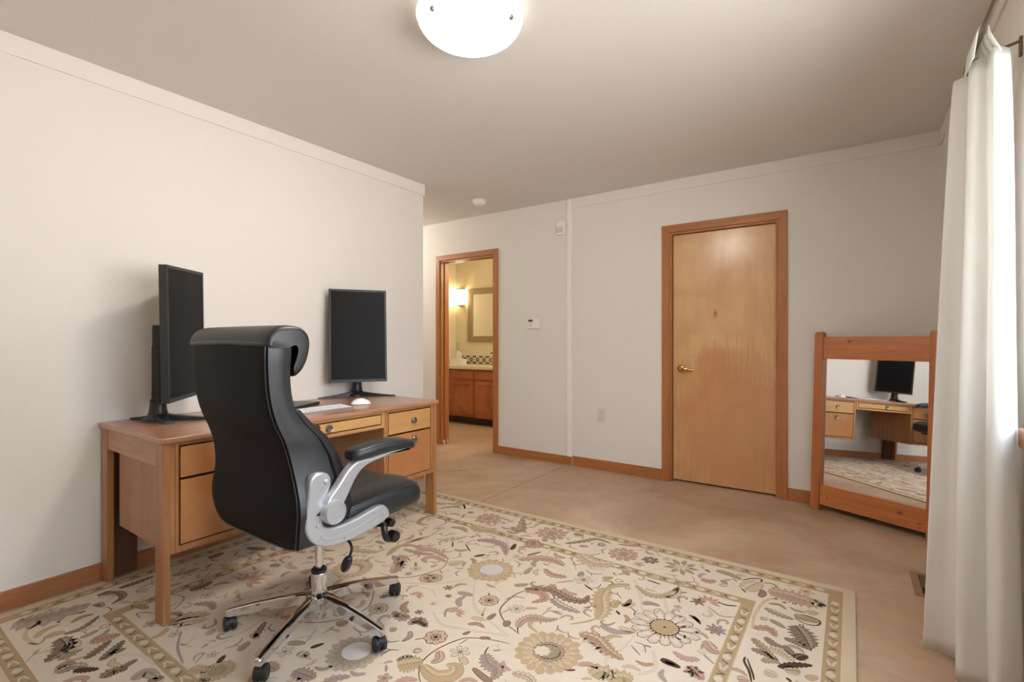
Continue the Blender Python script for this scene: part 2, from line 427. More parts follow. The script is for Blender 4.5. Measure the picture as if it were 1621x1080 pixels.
d = thing('door_1', ((DX0+DX1)/2, YB, 0), 'closed tan birch veneer door with brass lever', 'door'); d['kind'] = 'structure'
casing(d, DX0, DX1, DZ)
bm = bmesh.new()
box(bm, DX0,DX0+.016, YB,YB+.12, 0,DZ); box(bm, DX1-.016,DX1, YB,YB+.12, 0,DZ); box(bm, DX0+.016,DX1-.016, YB,YB+.12, DZ-.016,DZ)
box(bm, DX0+.016,DX0+.028, YB+.072,YB+.11, 0,DZ-.016); box(bm, DX1-.028,DX1-.016, YB+.072,YB+.11, 0,DZ-.016); box(bm, DX0+.028,DX1-.028, YB+.072,YB+.11, DZ-.028,DZ-.016)
finish('jamb', bm, M['fir'], d, smooth=0)
bm = bmesh.new(); box(bm, DX0+.019,DX1-.019, YB+.034,YB+.069, .014,DZ-.019, .002)
slab = finish('door_slab', bm, M['birch'], d); slab['label'] = 'tan birch veneer slab with a reddish knot mark'
kx, kz, ky = -1.128, .912, YB+.034
bm = bmesh.new()
lathe(bm, [(0,0),(.033,0),(.033,.004),(.027,.010),(.015,.013),(.012,.045),(.010,.05),(0,.052)], (0,0,0), 28, 'y')
for v in bm.verts: v.co = Vector((kx+v.co.x, ky-v.co.y, kz+v.co.z))
tube(bm, catmull([(kx,ky-.042,kz+.001),(kx+.03,ky-.046,kz+.004),(kx+.06,ky-.046,kz-.002),(kx+.09,ky-.044,kz-.006),(kx+.105,ky-.04,kz-.004)],5), [.009+.002*math.sin(i*.3) for i in range(21)], 10)
h_ = finish('lever_handle', bm, M['brass'], d); h_['label'] = 'polished brass lever handle'

# bathroom doorway with a pocket door in its left jamb
d2 = thing('door_2', ((BX0+BX1)/2, YB, 0), 'open doorway to the bathroom in brown wooden trim', 'doorway'); d2['kind'] = 'structure'
casing(d2, BX0, BX1, BZ, w=.055)
bm = bmesh.new()
box(bm, BX1-.016,BX1, YB,YB+.12, 0,BZ); box(bm, BX0,BX1-.016, YB,YB+.04, BZ-.016,BZ); box(bm, BX0,BX1-.016, YB+.08,YB+.12, BZ-.016,BZ)
finish('jamb', bm, M['fir'], d2, smooth=0)
bm = bmesh.new(); box(bm, BX0,BX0+.016, YB-.002,YB+.038, 0,BZ-.016, .002); box(bm, BX0,BX0+.016, YB+.083,YB+.122, 0,BZ-.016, .002)
finish('split_jamb', bm, M['fir'], d2)
bm = bmesh.new(); box(bm, BX0-.2,BX0+.03, YB+.043,YB+.078, .012,BZ-.02, .002)
finish('pocket_door', bm, M['fir'], d2)
bm = bmesh.new(); box(bm, BX0+.016,BX0+.03, YB+.028,YB+.040, .003,.04, .002); box(bm, BX0+.016,BX0+.03, YB+.084,YB+.096, .003,.04, .002)
o = finish('floor_guide', bm, M['white'], d2); o['label'] = 'white plastic guide'

# ================================================================= WALL AND CEILING FITTINGS
def disc_thing(): pass
LX, LY = -1.235, 1.495
lamp = thing('ceiling_light', (LX,LY,H), 'round white glass bowl ceiling light, lit', 'ceiling light')
bm = bmesh.new()
prof = [(.205,-.028),(.209,-.034)]
for i in range(1, 15):
    a = i/14*math.pi/2; prof.append((.207*math.cos(a), -.034-.094*math.sin(a)))
prof2 = [(max(r-.004,0), h+.004) for r, h in reversed(prof)]
lathe(bm, prof + prof2, (LX,LY,H), 56)
shade = finish('glass_bowl', bm, bowl_emit('lit_frosted_glass', (255,247,236), 1.1, 80, -.065, -.128), lamp); shade['label'] = 'frosted white glass bowl'
bm = bmesh.new(); lathe(bm, [(0,0),(.17,0),(.17,-.02),(.15,-.03),(0,-.03)], (LX,LY,H), 40); finish('ceiling_pan', bm, M['white'], lamp)
for k in range(3):
    a = R((-100, 8, 134)[k])
    bm = bmesh.new(); lathe(bm, [(0,-.012),(.008,-.012),(.011,-.004),(.011,.003),(.006,.009),(0,.010)], (0,0,0), 16, 'x')
    mtx = Matrix.Translation((LX+(.180,.180,.2045)[k]*math.cos(a), LY+(.180,.180,.2045)[k]*math.sin(a), H-(.081,.081,.048)[k])) @ Matrix.Rotation(a,4,'Z') @ Matrix.Rotation(R(34),4,'Y')
    bmesh.ops.transform(bm, matrix=mtx, verts=bm.verts); kn = finish('retaining_knob', bm, M['steel'], lamp); kn['label'] = 'small nickel knob'

bm = bmesh.new(); lathe(bm, [(0,0),(.066,0),(.066,-.010),(.06,-.013),(.054,-.014),(.052,-.034),(.044,-.042),(.02,-.045),(0,-.045)], (-2.838,3.57,H), 36)
tag(finish('smoke_detector', bm, M['white'], loc=(-2.838,3.57,H)), 'round white smoke detector on the ceiling near the doorway', 'smoke detector')

bm = bmesh.new(); prism(bm, [(-2.255,YB+.002),(-2.255,YB-.022),(-2.245,YB-.036),(-2.21,YB-.043),(-2.175,YB-.036),(-2.165,YB-.022),(-2.165,YB+.002)], 'z', 2.118, 2.248, bev=.006)
ms = finish('motion_sensor', bm, M['white'], loc=(-2.21,YB,2.118)); tag(ms, 'white motion sensor high on the wall left of the batten', 'motion sensor')
bm = bmesh.new(); box(bm, -2.243,-2.177, YB-.0445,YB-.036, 2.135,2.19, .003); finish('lens', bm, M['almond'], ms)

kp = thing('alarm_keypad', (-2.507,YB,1.255), 'small white keypad with grey display on the wall beside the doorway', 'keypad')
bm = bmesh.new(); box(bm, -2.578,-2.436, YB-.026,YB+.002, 1.255,1.355, .006); finish('housing', bm, M['white'], kp)
bm = bmesh.new(); box(bm, -2.565,-2.515, YB-.0275,YB-.02, 1.322,1.343, .002); o = finish('display', bm, M['greyscreen'], kp); o['label'] = 'dark grey display'
for i in range(3):
    for j in range(2):
        bm = bmesh.new(); x = -2.568+i*.019; z = 1.302-j*.02; box(bm, x,x+.013, YB-.029,YB-.02, z,z+.010, .002); finish('button', bm, M['almond'], kp)

def outlet(cx, cy, cz, label):
    t = thing('power_outlet', (cx,cy,cz-.058), label, 'outlet')
    bm = bmesh.new(); box(bm, cx-.036,cx+.036, cy-.006,cy, cz-.058,cz+.058, .003); finish('cover_plate', bm, M['almond'], t)
    for dz in (.026, -.026):
        bm = bmesh.new(); lathe(bm, [(0,-.0085),(.017,-.0085),(.018,-.004),(.018,0),(0,0)], (cx,cy,cz+dz), 20, 'y')
        r = finish('receptacle', bm, M['almond'], t)
        bm = bmesh.new()
        for dx in (-.006,.006): box(bm, cx+dx-.0012,cx+dx+.0012, cy-.009,cy-.008, cz+dz-.002,cz+dz+.008)
        finish('slot', bm, M['dark'], r, smooth=0)
outlet(-1.815, YB, .482, 'almond wall outlet low between the batten and the closed door')

# ================================================================= BATHROOM
VX0, VX1, VY = -4.965, -2.9, 5.13
van = thing('vanity_cabinet', ((VX0+VX1)/2, VY, 0), 'knotty brown wooden bathroom vanity seen through the doorway', 'cabinet')
bm = bmesh.new(); box(bm, VX0,VX1, VY+.02,5.66, .10,.755); finish('cabinet_body', bm, M['alder'], van, smooth=0)
bm = bmesh.new(); box(bm, VX0,VX1, VY+.09,VY+.12, 0,.10); o = finish('toe_kick', bm, M['toe'], van, smooth=0); o['label'] = 'dark recessed toe kick'
x = -4.575
while x < VX1-.4:
    bm = bmesh.new(); box(bm, x,x+.385, VY-.002,VY+.02, .62,.725, .006); finish('drawer', bm, M['alder'], van)
    bm = bmesh.new(); box(bm, x,x+.385, VY-.002,VY+.02, .125,.60, .006)
    box(bm, x+.055,x+.33, VY-.008,VY+.0, .18,.545, .012); finish('cabinet_door', bm, M['alder'], van)
    x += .43
bm = bmesh.new(); box(bm, VX0,VX1, VY-.02,5.66, .755,.797, .006)
tag(finish('countertop', bm, M['counter'], loc=((VX0+VX1)/2,5.4,.755)), 'cream countertop on the bathroom vanity', 'countertop')
# tiled splash
bm = bmesh.new(); box(bm, VX0,VX1, 5.668,5.68, .745,.925, mi=0)
x = VX0+.01; ts = .118
while x + ts < VX1:
    cx_, cz_ = x+ts/2, .861; box(bm, x,x+ts, 5.665,5.669, cz_-ts/2,cz_+ts/2, .001)
    def tilepoly(pts):
        vs = [bm.verts.new((cx_+px, 5.6645, cz_+pz)) for px, pz in pts]; f = bm.faces.new(vs); f.material_index = 1
    for k in range(8):
        a = math.pi/4*k; ca, sa = math.cos(a), math.sin(a); rot = lambda p: (p[0]*ca-p[1]*sa, p[0]*sa+p[1]*ca)
        tilepoly([rot(p) for p in [(.008,0),(.022,.010),(.040,0),(.022,-.010)]])
    for sx in (-1,1):
        for sz in (-1,1):
            tilepoly([(sx*.057,sz*.057),(sx*.025,sz*.057),(sx*.036,sz*.036),(sx*.057,sz*.025)])
    x += ts+.003
struct(finish('trim_5', bm, [M['tilewhite'], M['tileblue']], smooth=0), 'row of patterned tiles above the vanity counter', 'tile')
# sconce
sc = thing('wall_sconce', (-4.845,5.68,1.67), 'lit rectangular wall sconce left of the bathroom mirror', 'wall light')
bm = bmesh.new(); box(bm, -4.885,-4.795, 5.665,5.68, 1.66,1.93, .004)
box(bm, -4.90,-4.785, 5.585,5.665, 1.665,1.685, .003); box(bm, -4.90,-4.785, 5.585,5.665, 1.905,1.925, .003); finish('metal_bracket', bm, M['steel'], sc)
bm = bmesh.new(); box(bm, -4.895,-4.79, 5.59,5.66, 1.685,1.905, .01); o = finish('glass_shade', bm, emit('lit_sconce_glass', (255,224,172), 24), sc); o['label'] = 'glowing white glass shade'
# mirror
mr = thing('framed_mirror', (-4.33,5.68,1.133), 'silver framed mirror on the bathroom wall above the vanity', 'mirror')
bm = bmesh.new(); a0,a1,z0,z1,w_ = -4.71,-3.95,1.125,1.912,.085
for pl in ([(a0,z0),(a1,z0),(a1-w_,z0+w_),(a0+w_,z0+w_)], [(a0,z1),(a0+w_,z1-w_),(a1-w_,z1-w_),(a1,z1)], [(a0,z0),(a0+w_,z0+w_),(a0+w_,z1-w_),(a0,z1)], [(a1,z0),(a1,z1),(a1-w_,z1-w_),(a1-w_,z0+w_)]):
    prism(bm, pl, 'y', 5.645, 5.68, bev=.008)
finish('frame', bm, M['silverframe'], mr)
bm = bmesh.new(); box(bm, a0+w_-.01,a1-w_+.01, 5.664,5.672, z0+w_-.01,z1-w_+.01); finish('mirror_glass', bm, M['mirror'], mr, smooth=0)
# small things
tb = thing('tissue_box', (-4.72,5.45,.797), 'white tissue box with a tissue pulled up on the bathroom counter', 'tissue box')
bm = bmesh.new(); box(bm, -4.83,-4.61, 5.39,5.51, .797,.875, .004); finish('carton', bm, M['white'], tb)
bm = bmesh.new()
rings = []
for i, (z, s) in enumerate([(.872,.05),(.90,.055),(.93,.06),(.965,.045),(.985,.02)]):
    rings.append([(-4.72+s*math.cos(t*2*math.pi/20)*(1+.25*math.sin(3*t+i)), 5.45+s*.35*math.sin(t*2*math.pi/20)*(1+.3*math.cos(4*t)), z+.008*math.sin(2.2*t)) for t in range(20)])
loft(bm, rings); finish('tissue', bm, M['paper'], tb)
sd = thing('soap_dispenser', (-4.075,5.45,.797), 'soap bottle with a dark pump on the bathroom counter', 'soap dispenser')
bm = bmesh.new(); lathe(bm, [(0,0),(.034,0),(.036,.004),(.036,.09),(.03,.105),(.014,.112),(.014,.12),(0,.12)], (-4.075,5.45,.797), 24); finish('bottle', bm, M['soap'], sd)
bm = bmesh.new(); lathe(bm, [(0,.118),(.016,.118),(.016,.135),(.006,.137),(.006,.165),(.014,.167),(.014,.18),(0,.18)], (-4.075,5.45,.797), 16)
tube(bm, [(-4.075,5.45,.971),(-4.105,5.44,.971),(-4.125,5.435,.962)], .007, 8); o = finish('pump', bm, M['blackplastic'], sd); o['label'] = 'dark pump'
outlet(-4.92, 5.68, 1.06, 'cream outlet on the bathroom wall under the lit sconce')

# ================================================================= FLOOR REGISTER
fr = thing('floor_register', (.30,2.97,0), 'tan metal floor register beside the curtain', 'vent')
bm = bmesh.new()
for b in [(.235,.265,2.83,3.11),(.335,.365,2.83,3.11),(.265,.335,2.83,2.86),(.265,.335,3.08,3.11)]: box(bm, b[0],b[1],b[2],b[3], 0,.004, .001)
box(bm, .265,.335, 2.86,3.08, 0,.001, mi=1)
for i in range(9): box(bm, .268,.332, 2.935+i*.016,2.940+i*.016, .0005,.003)
finish('grille', bm, [M['register'], M['dark']], fr)

# ================================================================= CURTAIN AND ROD
rod = thing('curtain_rod', (.335,1.2,2.10), 'thin bronze curtain rod with scroll end above the window', 'curtain rod')
bm = bmesh.new(); tube(bm, [(.335,2.34,2.10),(.335,-.2,2.10)], .008, 14); finish('rod', bm, M['bronze'], rod)
bm = bmesh.new()
sp = [(.335, 2.335+.028*math.sin(t*.35)*(1-t/40), 2.10-.024+.026*math.cos(t*.35)*(1-t/40)) for t in range(0,24)]
tube(bm, sp, [.007-.00012*i for i in range(24)], 8); finish('finial', bm, M['bronze'], rod)
for y in (2.27, -.1):
    bm = bmesh.new(); tube(bm, catmull([(.335,y,2.088),(.36,y,2.096),(.42,y,2.112),(.452,y,2.12)],4), .005, 8)
    box(bm, .452,.46, y-.008,y+.008, 2.07,2.135, .002); finish('bracket', bm, M['bronze'], rod)

bot = [(.213,2.315),(.262,2.318),(.305,2.300),(.345,2.288),(.352,2.26),(.315,2.225),(.284,2.175),(.297,2.148),(.335,2.145),(.362,2.138),(.352,2.10),(.349,2.045),(.365,2.03),(.398,2.05),(.427,2.085),(.432,2.15),(.405,2.20),(.415,2.26),(.435,2.30)]
top = [(.293,2.285),(.303,2.278),(.318,2.262),(.338,2.258),(.345,2.24),(.328,2.215),(.314,2.17),(.322,2.152),(.340,2.145),(.356,2.138),(.352,2.115),(.358,2.085),(.370,2.08),(.388,2.10),(.398,2.125),(.402,2.16),(.386,2.20),(.390,2.25),(.398,2.275)]
cur = thing('curtain', (.335,2.2,.02), 'white cotton tab top curtain gathered at the right edge', 'curtain')
bm = bmesh.new()
rows = []
NZ = 40
for i in range(NZ+1):
    t = i/NZ; z = .022 + (2.04-.022)*t
    f_ = (1-t)**.8
    pts = [Vector((a[0]*f_+b[0]*(1-f_), a[1]*f_+b[1]*(1-f_), 0)) for a, b in zip(bot, top)]
    ph = .006*math.sin(t*5)
    P_ = catmull([(p.x+ph*math.sin(k*1.7), p.y, 0) for k, p in enumerate(pts)], 5)
    rows.append([(p.x, p.y, z) for p in P_])
vs = [[bm.verts.new(p) for p in r] for r in rows]
for a, b in zip(vs[:-1], vs[1:]):
    for i in range(len(a)-1): bm.faces.new((a[i],a[i+1],b[i+1],b[i]))
pn = finish('panel', bm, M['cloth'], cur, smooth=60)
so = pn.modifiers.new('thickness','SOLIDIFY'); so.thickness = .0018; so.offset = 0
for y in (2.092, 2.137, 2.182, 2.227):
    bm = bmesh.new(); L_ = []
    xm = .335
    ex = (y-2.092)*.1
    prof = [(xm-.021,2.020),(xm-.017,2.05),(xm-.0125,2.085)] + [(xm+.0115*math.cos(R(a)), 2.10+.0115*math.sin(R(a))) for a in range(170,9,-20)] + [(xm+.014,2.085),(xm+.028,2.05),(xm+.04,2.022)]
    a_ = [bm.verts.new((p[0],y-.0215,p[1])) for p in prof]; b_ = [bm.verts.new((p[0],y+.0215,p[1])) for p in prof]
    for i in range(len(prof)-1): bm.faces.new((a_[i],a_[i+1],b_[i+1],b_[i]))
    o = finish('tab', bm, M['cloth'], cur, smooth=60); s_ = o.modifiers.new('thickness','SOLIDIFY'); s_.thickness = .0018; s_.offset = 1

# ================================================================= LEANING MIRROR
lm = thing('leaning_mirror', (.091,3.77,0), 'pine framed mirror leaning in the corner by the curtain', 'mirror', R(-25)); lm.rotation_euler = (R(-2.9),0,R(-25))
for s in (-1, 1):
    bm = bmesh.new(); x = s*.318
    prism(bm, [(x-.028,.003),(x+.028,.003),(x+.028,1.185),(x+.018,1.2),(x-.018,1.2),(x-.028,1.185)], 'y', -.026, .02, bev=.006)
    finish('post', bm, M['pinez'], lm, local=True)
bm = bmesh.new(); box(bm, -.29,.29, -.018,.012, 1.018,1.166, .004); finish('top_rail', bm, M['pine'], lm, local=True)
bm = bmesh.new(); box(bm, -.29,.29, -.018,.012, .042,.176, .004); finish('bottom_rail', bm, M['pine'], lm, local=True)
bm = bmesh.new(); box(bm, -.292,.292, .006,.010, .17,1.02); finish('mirror_glass', bm, M['mirror'], lm, local=True, smooth=0)
bm = bmesh.new(); box(bm, -.292,.292, .0105,.016, .16,1.03); finish('backing_board', bm, M['oakdark'], lm, local=True, smooth=0)

# ================================================================= DESK
DK0, DK1, DY0, DY1, ZT = -2.92, -2.225, .805, 2.355, .753
desk = thing('desk', ((DK0+DK1)/2,(DY0+DY1)/2,.012), 'honey oak desk with drawers against the left wall', 'desk')
bm = bmesh.new(); box(bm, DK0-.006,DK1+.010, DY0-.01,DY1+.01, ZT-.024,ZT, .006, 3); o = finish('tabletop', bm, M['oaktop'], desk); o['label'] = 'reddish oak top with rounded edge'
lw, ld = .028, .076
for x0, y0 in ((DK1-ld,DY0),(DK1-ld,DY1-lw),(DK0,DY0),(DK0,DY1-lw)):
    bm = bmesh.new(); box(bm, x0,x0+ld, y0,y0+lw, .012,ZT-.024, .004); finish('leg', bm, M['oakleg'], desk)
for y0 in (DY0+.004, DY1-.024):
    bm = bmesh.new(); box(bm, DK0+ld,DK1-ld, y0,y0+.02, .632,ZT-.024, .002); o = finish('side_apron', bm, M['oakside'], desk)
ped = [(DY0+lw,1.24),(1.92,DY1-lw)]
PB = .285
for y0, y1 in ped:
    bm = bmesh.new()
    box(bm, -2.78,DK1-.004, y0,y0+.018, PB,ZT-.024, .001); box(bm, -2.78,DK1-.004, y1-.018,y1, PB,ZT-.024, .001)
    box(bm, -2.78,-2.765, y0+.018,y1-.018, PB,ZT-.024); box(bm, -2.765,DK1-.006, y0+.018,y1-.018, PB,PB+.025)
    box(bm, -2.30,DK1-.006, y0+.018,y1-.018, .715,ZT-.024); finish('pedestal_case', bm, M['oakleg'], desk, smooth=0)
def knob(y, z, par):
    bm = bmesh.new(); lathe(bm, [(0,0),(.019,0),(.021,.003),(.021,.010),(.018,.014),(.015,.013),(.013,.006),(.006,.005),(0,.006)], (DK1,y,z), 26, 'x'); o = finish('knob', bm, M['steel'], par); o['label'] = 'round recessed metal knob'
def drawer(y0, y1, z0, z1, ky, kz, tex):
    bm = bmesh.new(); box(bm, DK1-.02,DK1, y0+.002,y1-.002, z0+.002,z1-.002, .003); box(bm, -2.70,DK1-.02, y0+.012,y1-.012, z0+.01,z1-.02)
    o = finish('drawer', bm, M[tex], desk); knob(ky, kz, o)
for (a, b) in ((.866,1.21),(1.95,2.297)):
    drawer(a, b, .583, .711, (a+b)/2+.025, .648, 'oaklower' if a < 1 else 'oakdrawer'); drawer(a, b, .314, .577, (a+b)/2+.03, .531, 'oaklower')
for y in ((DY0+lw+.018,.862),(1.213,1.222),(1.938,1.947),(2.300,DY1-lw-.018)):
    bm = bmesh.new(); box(bm, DK1-.03,DK1-.002, y[0],y[1], PB,ZT-.024); finish('stile', bm, M['oakleg'], desk, smooth=0)
drawer(1.265, 1.895, .657, .712, 1.55, .684, 'oakdrawer')
bm = bmesh.new(); box(bm, DK1-.024,DK1-.001, 1.24,1.92, .634,.653, .002); box(bm, DK1-.024,DK1-.001, 1.24,1.92, .716,ZT-.024, .002)
box(bm, DK1-.024,DK1-.001, 1.24,1.262, .653,.716); box(bm, DK1-.024,DK1-.001, 1.898,1.92, .653,.716); finish('front_rail', bm, M['oak'], desk)
bm = bmesh.new(); box(bm, -2.915,-2.897, DY0+lw,.94, .012,ZT-.024); o = finish('back_board', bm, M['oakdark'], desk, smooth=0); o['label'] = 'dark upright board at the back'

# ================================================================= MONITORS AND DESK THINGS
def monitor(loc, rz, prongs, label, lean=0.0, roll=0.0):
    t = thing('monitor', loc, label, 'monitor', rz, 'portrait monitors on the desk')
    py = .115                                             # panel sits this far in front of the stand
    def lean_m(bm):
        bmesh.ops.transform(bm, matrix=Matrix.Translation((0,py,.42)) @ Matrix.Rotation(lean,4,'X') @ Matrix.Rotation(roll,4,'Y'), verts=bm.verts)
    bm = bmesh.new(); box(bm, -.187,.187, -.022,.008, -.313,.313, .004); box(bm, -.12,.12, -.045,-.02, -.2,.2, .012); lean_m(bm)
    hs = finish('housing', bm, M['monplastic'], t, local=True)
    bm = bmesh.new()
    box(bm, -.187,-.173, .006,.0125, -.313,.313, .002); box(bm, .173,.187, .006,.0125, -.313,.313, .002)
    box(bm, -.173,.173, .006,.0125, .298,.313, .002); box(bm, -.173,.173, .006,.0125, -.313,-.294, .002); lean_m(bm); finish('bezel', bm, M['monplastic'], t, local=True)
    bm = bmesh.new(); box(bm, -.174,.174, .0075,.0095, -.295,.299); lean_m(bm); o = finish('screen', bm, M['screen'], t, local=True, smooth=0); o['label'] = 'dark switched-off screen'
    bm = bmesh.new(); box(bm, -.031,.031, -.016,.022, .08,.36, .006); box(bm, -.034,.034, -.012,.024, .34,.46, .006); box(bm, -.024,.024, .02,.08, .32,.45, .008)
    for zz in (.10,.135): lathe(bm, [(0,.031),(.004,.031),(.005,.044),(0,.044)], (0,-.004,zz), 10, 'x')
    finish('neck', bm, M['blackplastic'], t, local=True)
    bm = bmesh.new()
    lathe(bm, [(0,.002),(.062,.002),(.058,.014),(.046,.026),(.038,.045),(.034,.075),(.033,.105),(0,.105)], (0,0,0), 28)
    for (dx, dy, w0, w1, hh) in prongs:
        d_ = Vector((dx,dy,0)); L_ = d_.length; d_.normalize(); n_ = Vector((-d_.y,d_.x,0))
        rings = []
        for i in range(9):
            s_ = i/8; c_ = d_*(L_*s_); w_ = w0*(1-s_)+w1*s_; h_ = .030*(1-s_)**1.5 + hh
            rings.append([c_+n_*w_+Vector((0,0,.001)), c_+n_*w_*.8+Vector((0,0,h_)), c_-n_*w_*.8+Vector((0,0,h_)), c_-n_*w_+Vector((0,0,.001))])
        loft(bm, rings)
    finish('stand_base', bm, M['blackplastic'], t, local=True)
    return t
def loc_prong(rz, pr):
    o = []
    for (X, Y, w0, w1, hh) in pr:
        o.append((X*math.cos(-rz)-Y*math.sin(-rz), X*math.sin(-rz)+Y*math.cos(-rz), w0, w1, hh))
    return o
rzl = R(-45); rzr = math.atan2(-.835, -.55) + math.pi       # local +y is the way the screen faces
rzr = -math.atan2(.835,-.55)
monitor((-2.743,.974,ZT), rzl, loc_prong(rzl, [(-.164,-.054,.026,.010,.008),(.19,.21,.026,.010,.008),(.156,-.009,.03,.020,.014)]), 'black portrait monitor turned nearly edge-on at the left end of the desk', 0, R(2.0))
monitor((-2.84,2.2015,ZT), rzr, [(.25,.085,.024,.009,.008),(-.25,.095,.024,.009,.008)], 'black portrait monitor facing the viewer at the right end of the desk', R(5.0))

kb = thing('keyboard', (-2.408,1.585,ZT), 'slim silver keyboard with white keys on the desk', 'keyboard')
bm = bmesh.new(); prism(bm, [(-2.345,ZT),(-2.345,ZT+.006),(-2.465,ZT+.014),(-2.472,ZT+.012),(-2.472,ZT)], 'y', 1.37, 1.80, bev=.001); finish('tray', bm, M['alu'], kb)
kz = lambda x: ZT + .0062 + (-2.345-x)/.12*.008
for r_ in range(5):
    x = -2.362 - r_*.0215
    y = 1.792
    widths = ([.019]*4+[.10]+[.019]*9) if r_ == 0 else [.0255]+[.019]*12+[.034]
    for w_ in widths:
        if y - w_ < 1.374: break
        bm = bmesh.new(); box(bm, x-.016,x, y-w_,y, kz(x)-.001,kz(x)+.0035, .0012, 1); finish('key', bm, M['keys'], kb); y -= w_+.0035

ms_ = thing('computer_mouse', (-2.445,1.925,ZT), 'white computer mouse on the desk in front of the right monitor', 'computer mouse', R(-32))
bm = bmesh.new(); rings = []
for s_, hw, hh in [(-.056,.012,.006),(-.052,.022,.014),(-.04,.029,.024),(-.02,.032,.033),(0,.032,.036),(.02,.030,.033),(.04,.027,.024),(.052,.02,.014),(.056,.010,.006)]:
    rings.append([(hw*math.cos(a*math.pi/12), s_, .003+hh*max(0,math.sin(a*math.pi/12))**.8) for a in range(13)])
loft(bm, rings); finish('shell', bm, M['white'], ms_, local=True, smooth=60)
bm = bmesh.new(); lathe(bm, [(0,-.004),(.007,-.004),(.008,0),(.007,.004),(0,.004)], (0,.034,.029), 16, 'x'); o = finish('scroll_wheel', bm, M['greyscreen'], ms_, local=True); o['label'] = 'grey scroll wheel'
bm = bmesh.new(); prism(bm, [(p[0],p[1]) for p in sup(0,0,.026,.05,2.5,24)], 'z', 0,.004); finish('base_plate', bm, M['blackplastic'], ms_, local=True)

lt = thing('laptop', (-2.675,1.58,ZT), 'closed dark laptop on the desk behind the keyboard', 'laptop', R(24))
bm = bmesh.new(); box(bm, -.115,.115, -.165,.165, .002,.012, .003); finish('base', bm, M['laptop'], lt, local=True)
bm = bmesh.new(); box(bm, -.115,.115, -.165,.165, .0125,.019, .003); finish('lid', bm, M['laptop'], lt, local=True)
# ================================================================= OFFICE CHAIR (local: +y is the way it faces)
ch = thing('office_chair', (-1.728,1.16,.012), 'black leather high back office chair with silver arms and chrome base', 'office chair')
ZO = -.012                     # heights below are measured from the floor
def chair(name, bm, m, parent=None, smooth=35):
    for v in bm.verts: v.co.z += ZO
    return finish(name, bm, M[m], parent or ch, local=True, smooth=smooth)
# backrest: stacked rounded sections (z, width, rear y, front y)
S = [(.438,.40,-.215,-.125),(.452,.50,-.245,-.10),(.475,.55,-.256,-.092),(.52,.585,-.264,-.088),(.57,.605,-.266,-.09),(.62,.590,-.264,-.098),(.67,.558,-.264,-.108),(.72,.538,-.270,-.118),
     (.77,.527,-.280,-.134),(.82,.526,-.296,-.170),(.87,.521,-.318,-.222),(.92,.519,-.334,-.252),(.98,.520,-.345,-.266),(1.04,.524,-.350,-.270),(1.09,.528,-.352,-.268),(1.12,.524,-.350,-.268),(1.14,.50,-.342,-.276)]
def section(z, w, y0, y1, k=48):
    """flat rear panel with a crisp piped corner, sides flaring to a softer front edge"""
    hw = w/2; o = []
    rear = hw*.93
    pts = [(-rear,y0),(-rear*.5,y0-.006),(0,y0-.008),(rear*.5,y0-.006),(rear,y0),(hw*.985,y0+.014),(hw,y0+(y1-y0)*.45),(hw*.985,y1-.018),(hw*.93,y1),(hw*.5,y1+.004),(0,y1+.004),(-hw*.5,y1+.004),(-hw*.93,y1),(-hw*.985,y1-.018),(-hw,y0+(y1-y0)*.45),(-hw*.985,y0+.014)]
    return [(p.x,p.y,z) for p in catmull([(a,b,0) for a,b in pts], 3, True)]
zs = [s[0] for s in S]
def interp(z):
    for a, b in zip(S[:-1], S[1:]):
        if a[0] <= z <= b[0]:
            t = (z-a[0])/(b[0]-a[0]); return [a[i]+(b[i]-a[i])*t for i in range(4)]
    return S[-1]
prof_s = catmull([(s[1],s[2],s[3]) for s in S], 4); prof_z = catmull([(s[0],0,0) for s in S], 4)
bm = bmesh.new(); loft(bm, [section(z.x, p.x, p.y, p.z) for p, z in zip(prof_s, prof_z)])
back = chair('backrest', bm, 'leathershade', smooth=50)
back.data.materials.append(M['leather'])
for f in back.data.polygons:
    if f.normal.y > -.62: f.material_index = 1  # sides and front take the brighter, glossier copy for the window sheen
# piping round the rear panel
rp = []
side = [(z.x, p.x*.465, p.y+.002) for p, z in zip(prof_s, prof_z) if .452 <= z.x <= 1.125]
lower = [(x_, -.247 - .008*math.cos(x_*6), .450) for x_ in (-.20,-.1,0,.1,.20)]
path = [(x_, y_, z_) for z_, x_, y_ in reversed(side)] + [(p[0],p[1],p[2]) for p in reversed(lower)] + [(-x_, y_, z_) for z_, x_, y_ in side]
bm = bmesh.new(); tube(bm, path, .0035, 8); o = chair('piping', bm, 'piping', back); o['label'] = 'shiny black edge piping'
# side wings (smooth leather facing sideways and forward) over the shell
bm = bmesh.new()
W = [(.50,.275,-.10,-.055),(.56,.285,-.10,-.045),(.62,.282,-.11,-.052),(.69,.27,-.125,-.065),(.75,.26,-.138,-.085),(.81,.254,-.17,-.125),(.86,.25,-.215,-.18),(.91,.247,-.25,-.225)]
rings = []
for z, hw, y0, y1 in W:
    rings.append([(p.x,p.y,z) for p in catmull([(-hw*.96,y0-.01,0),(0,y0,0),(hw*.96,y0-.01,0),(hw*.985,(y0+y1)/2,0),(hw*.9,y1,0),(hw*.4,y1+.018,0),(0,y1+.022,0),(-hw*.4,y1+.018,0),(-hw*.9,y1,0),(-hw*.985,(y0+y1)/2,0)], 3, True)])
loft(bm, rings); o = chair('back_cushion', bm, 'leather', smooth=60)
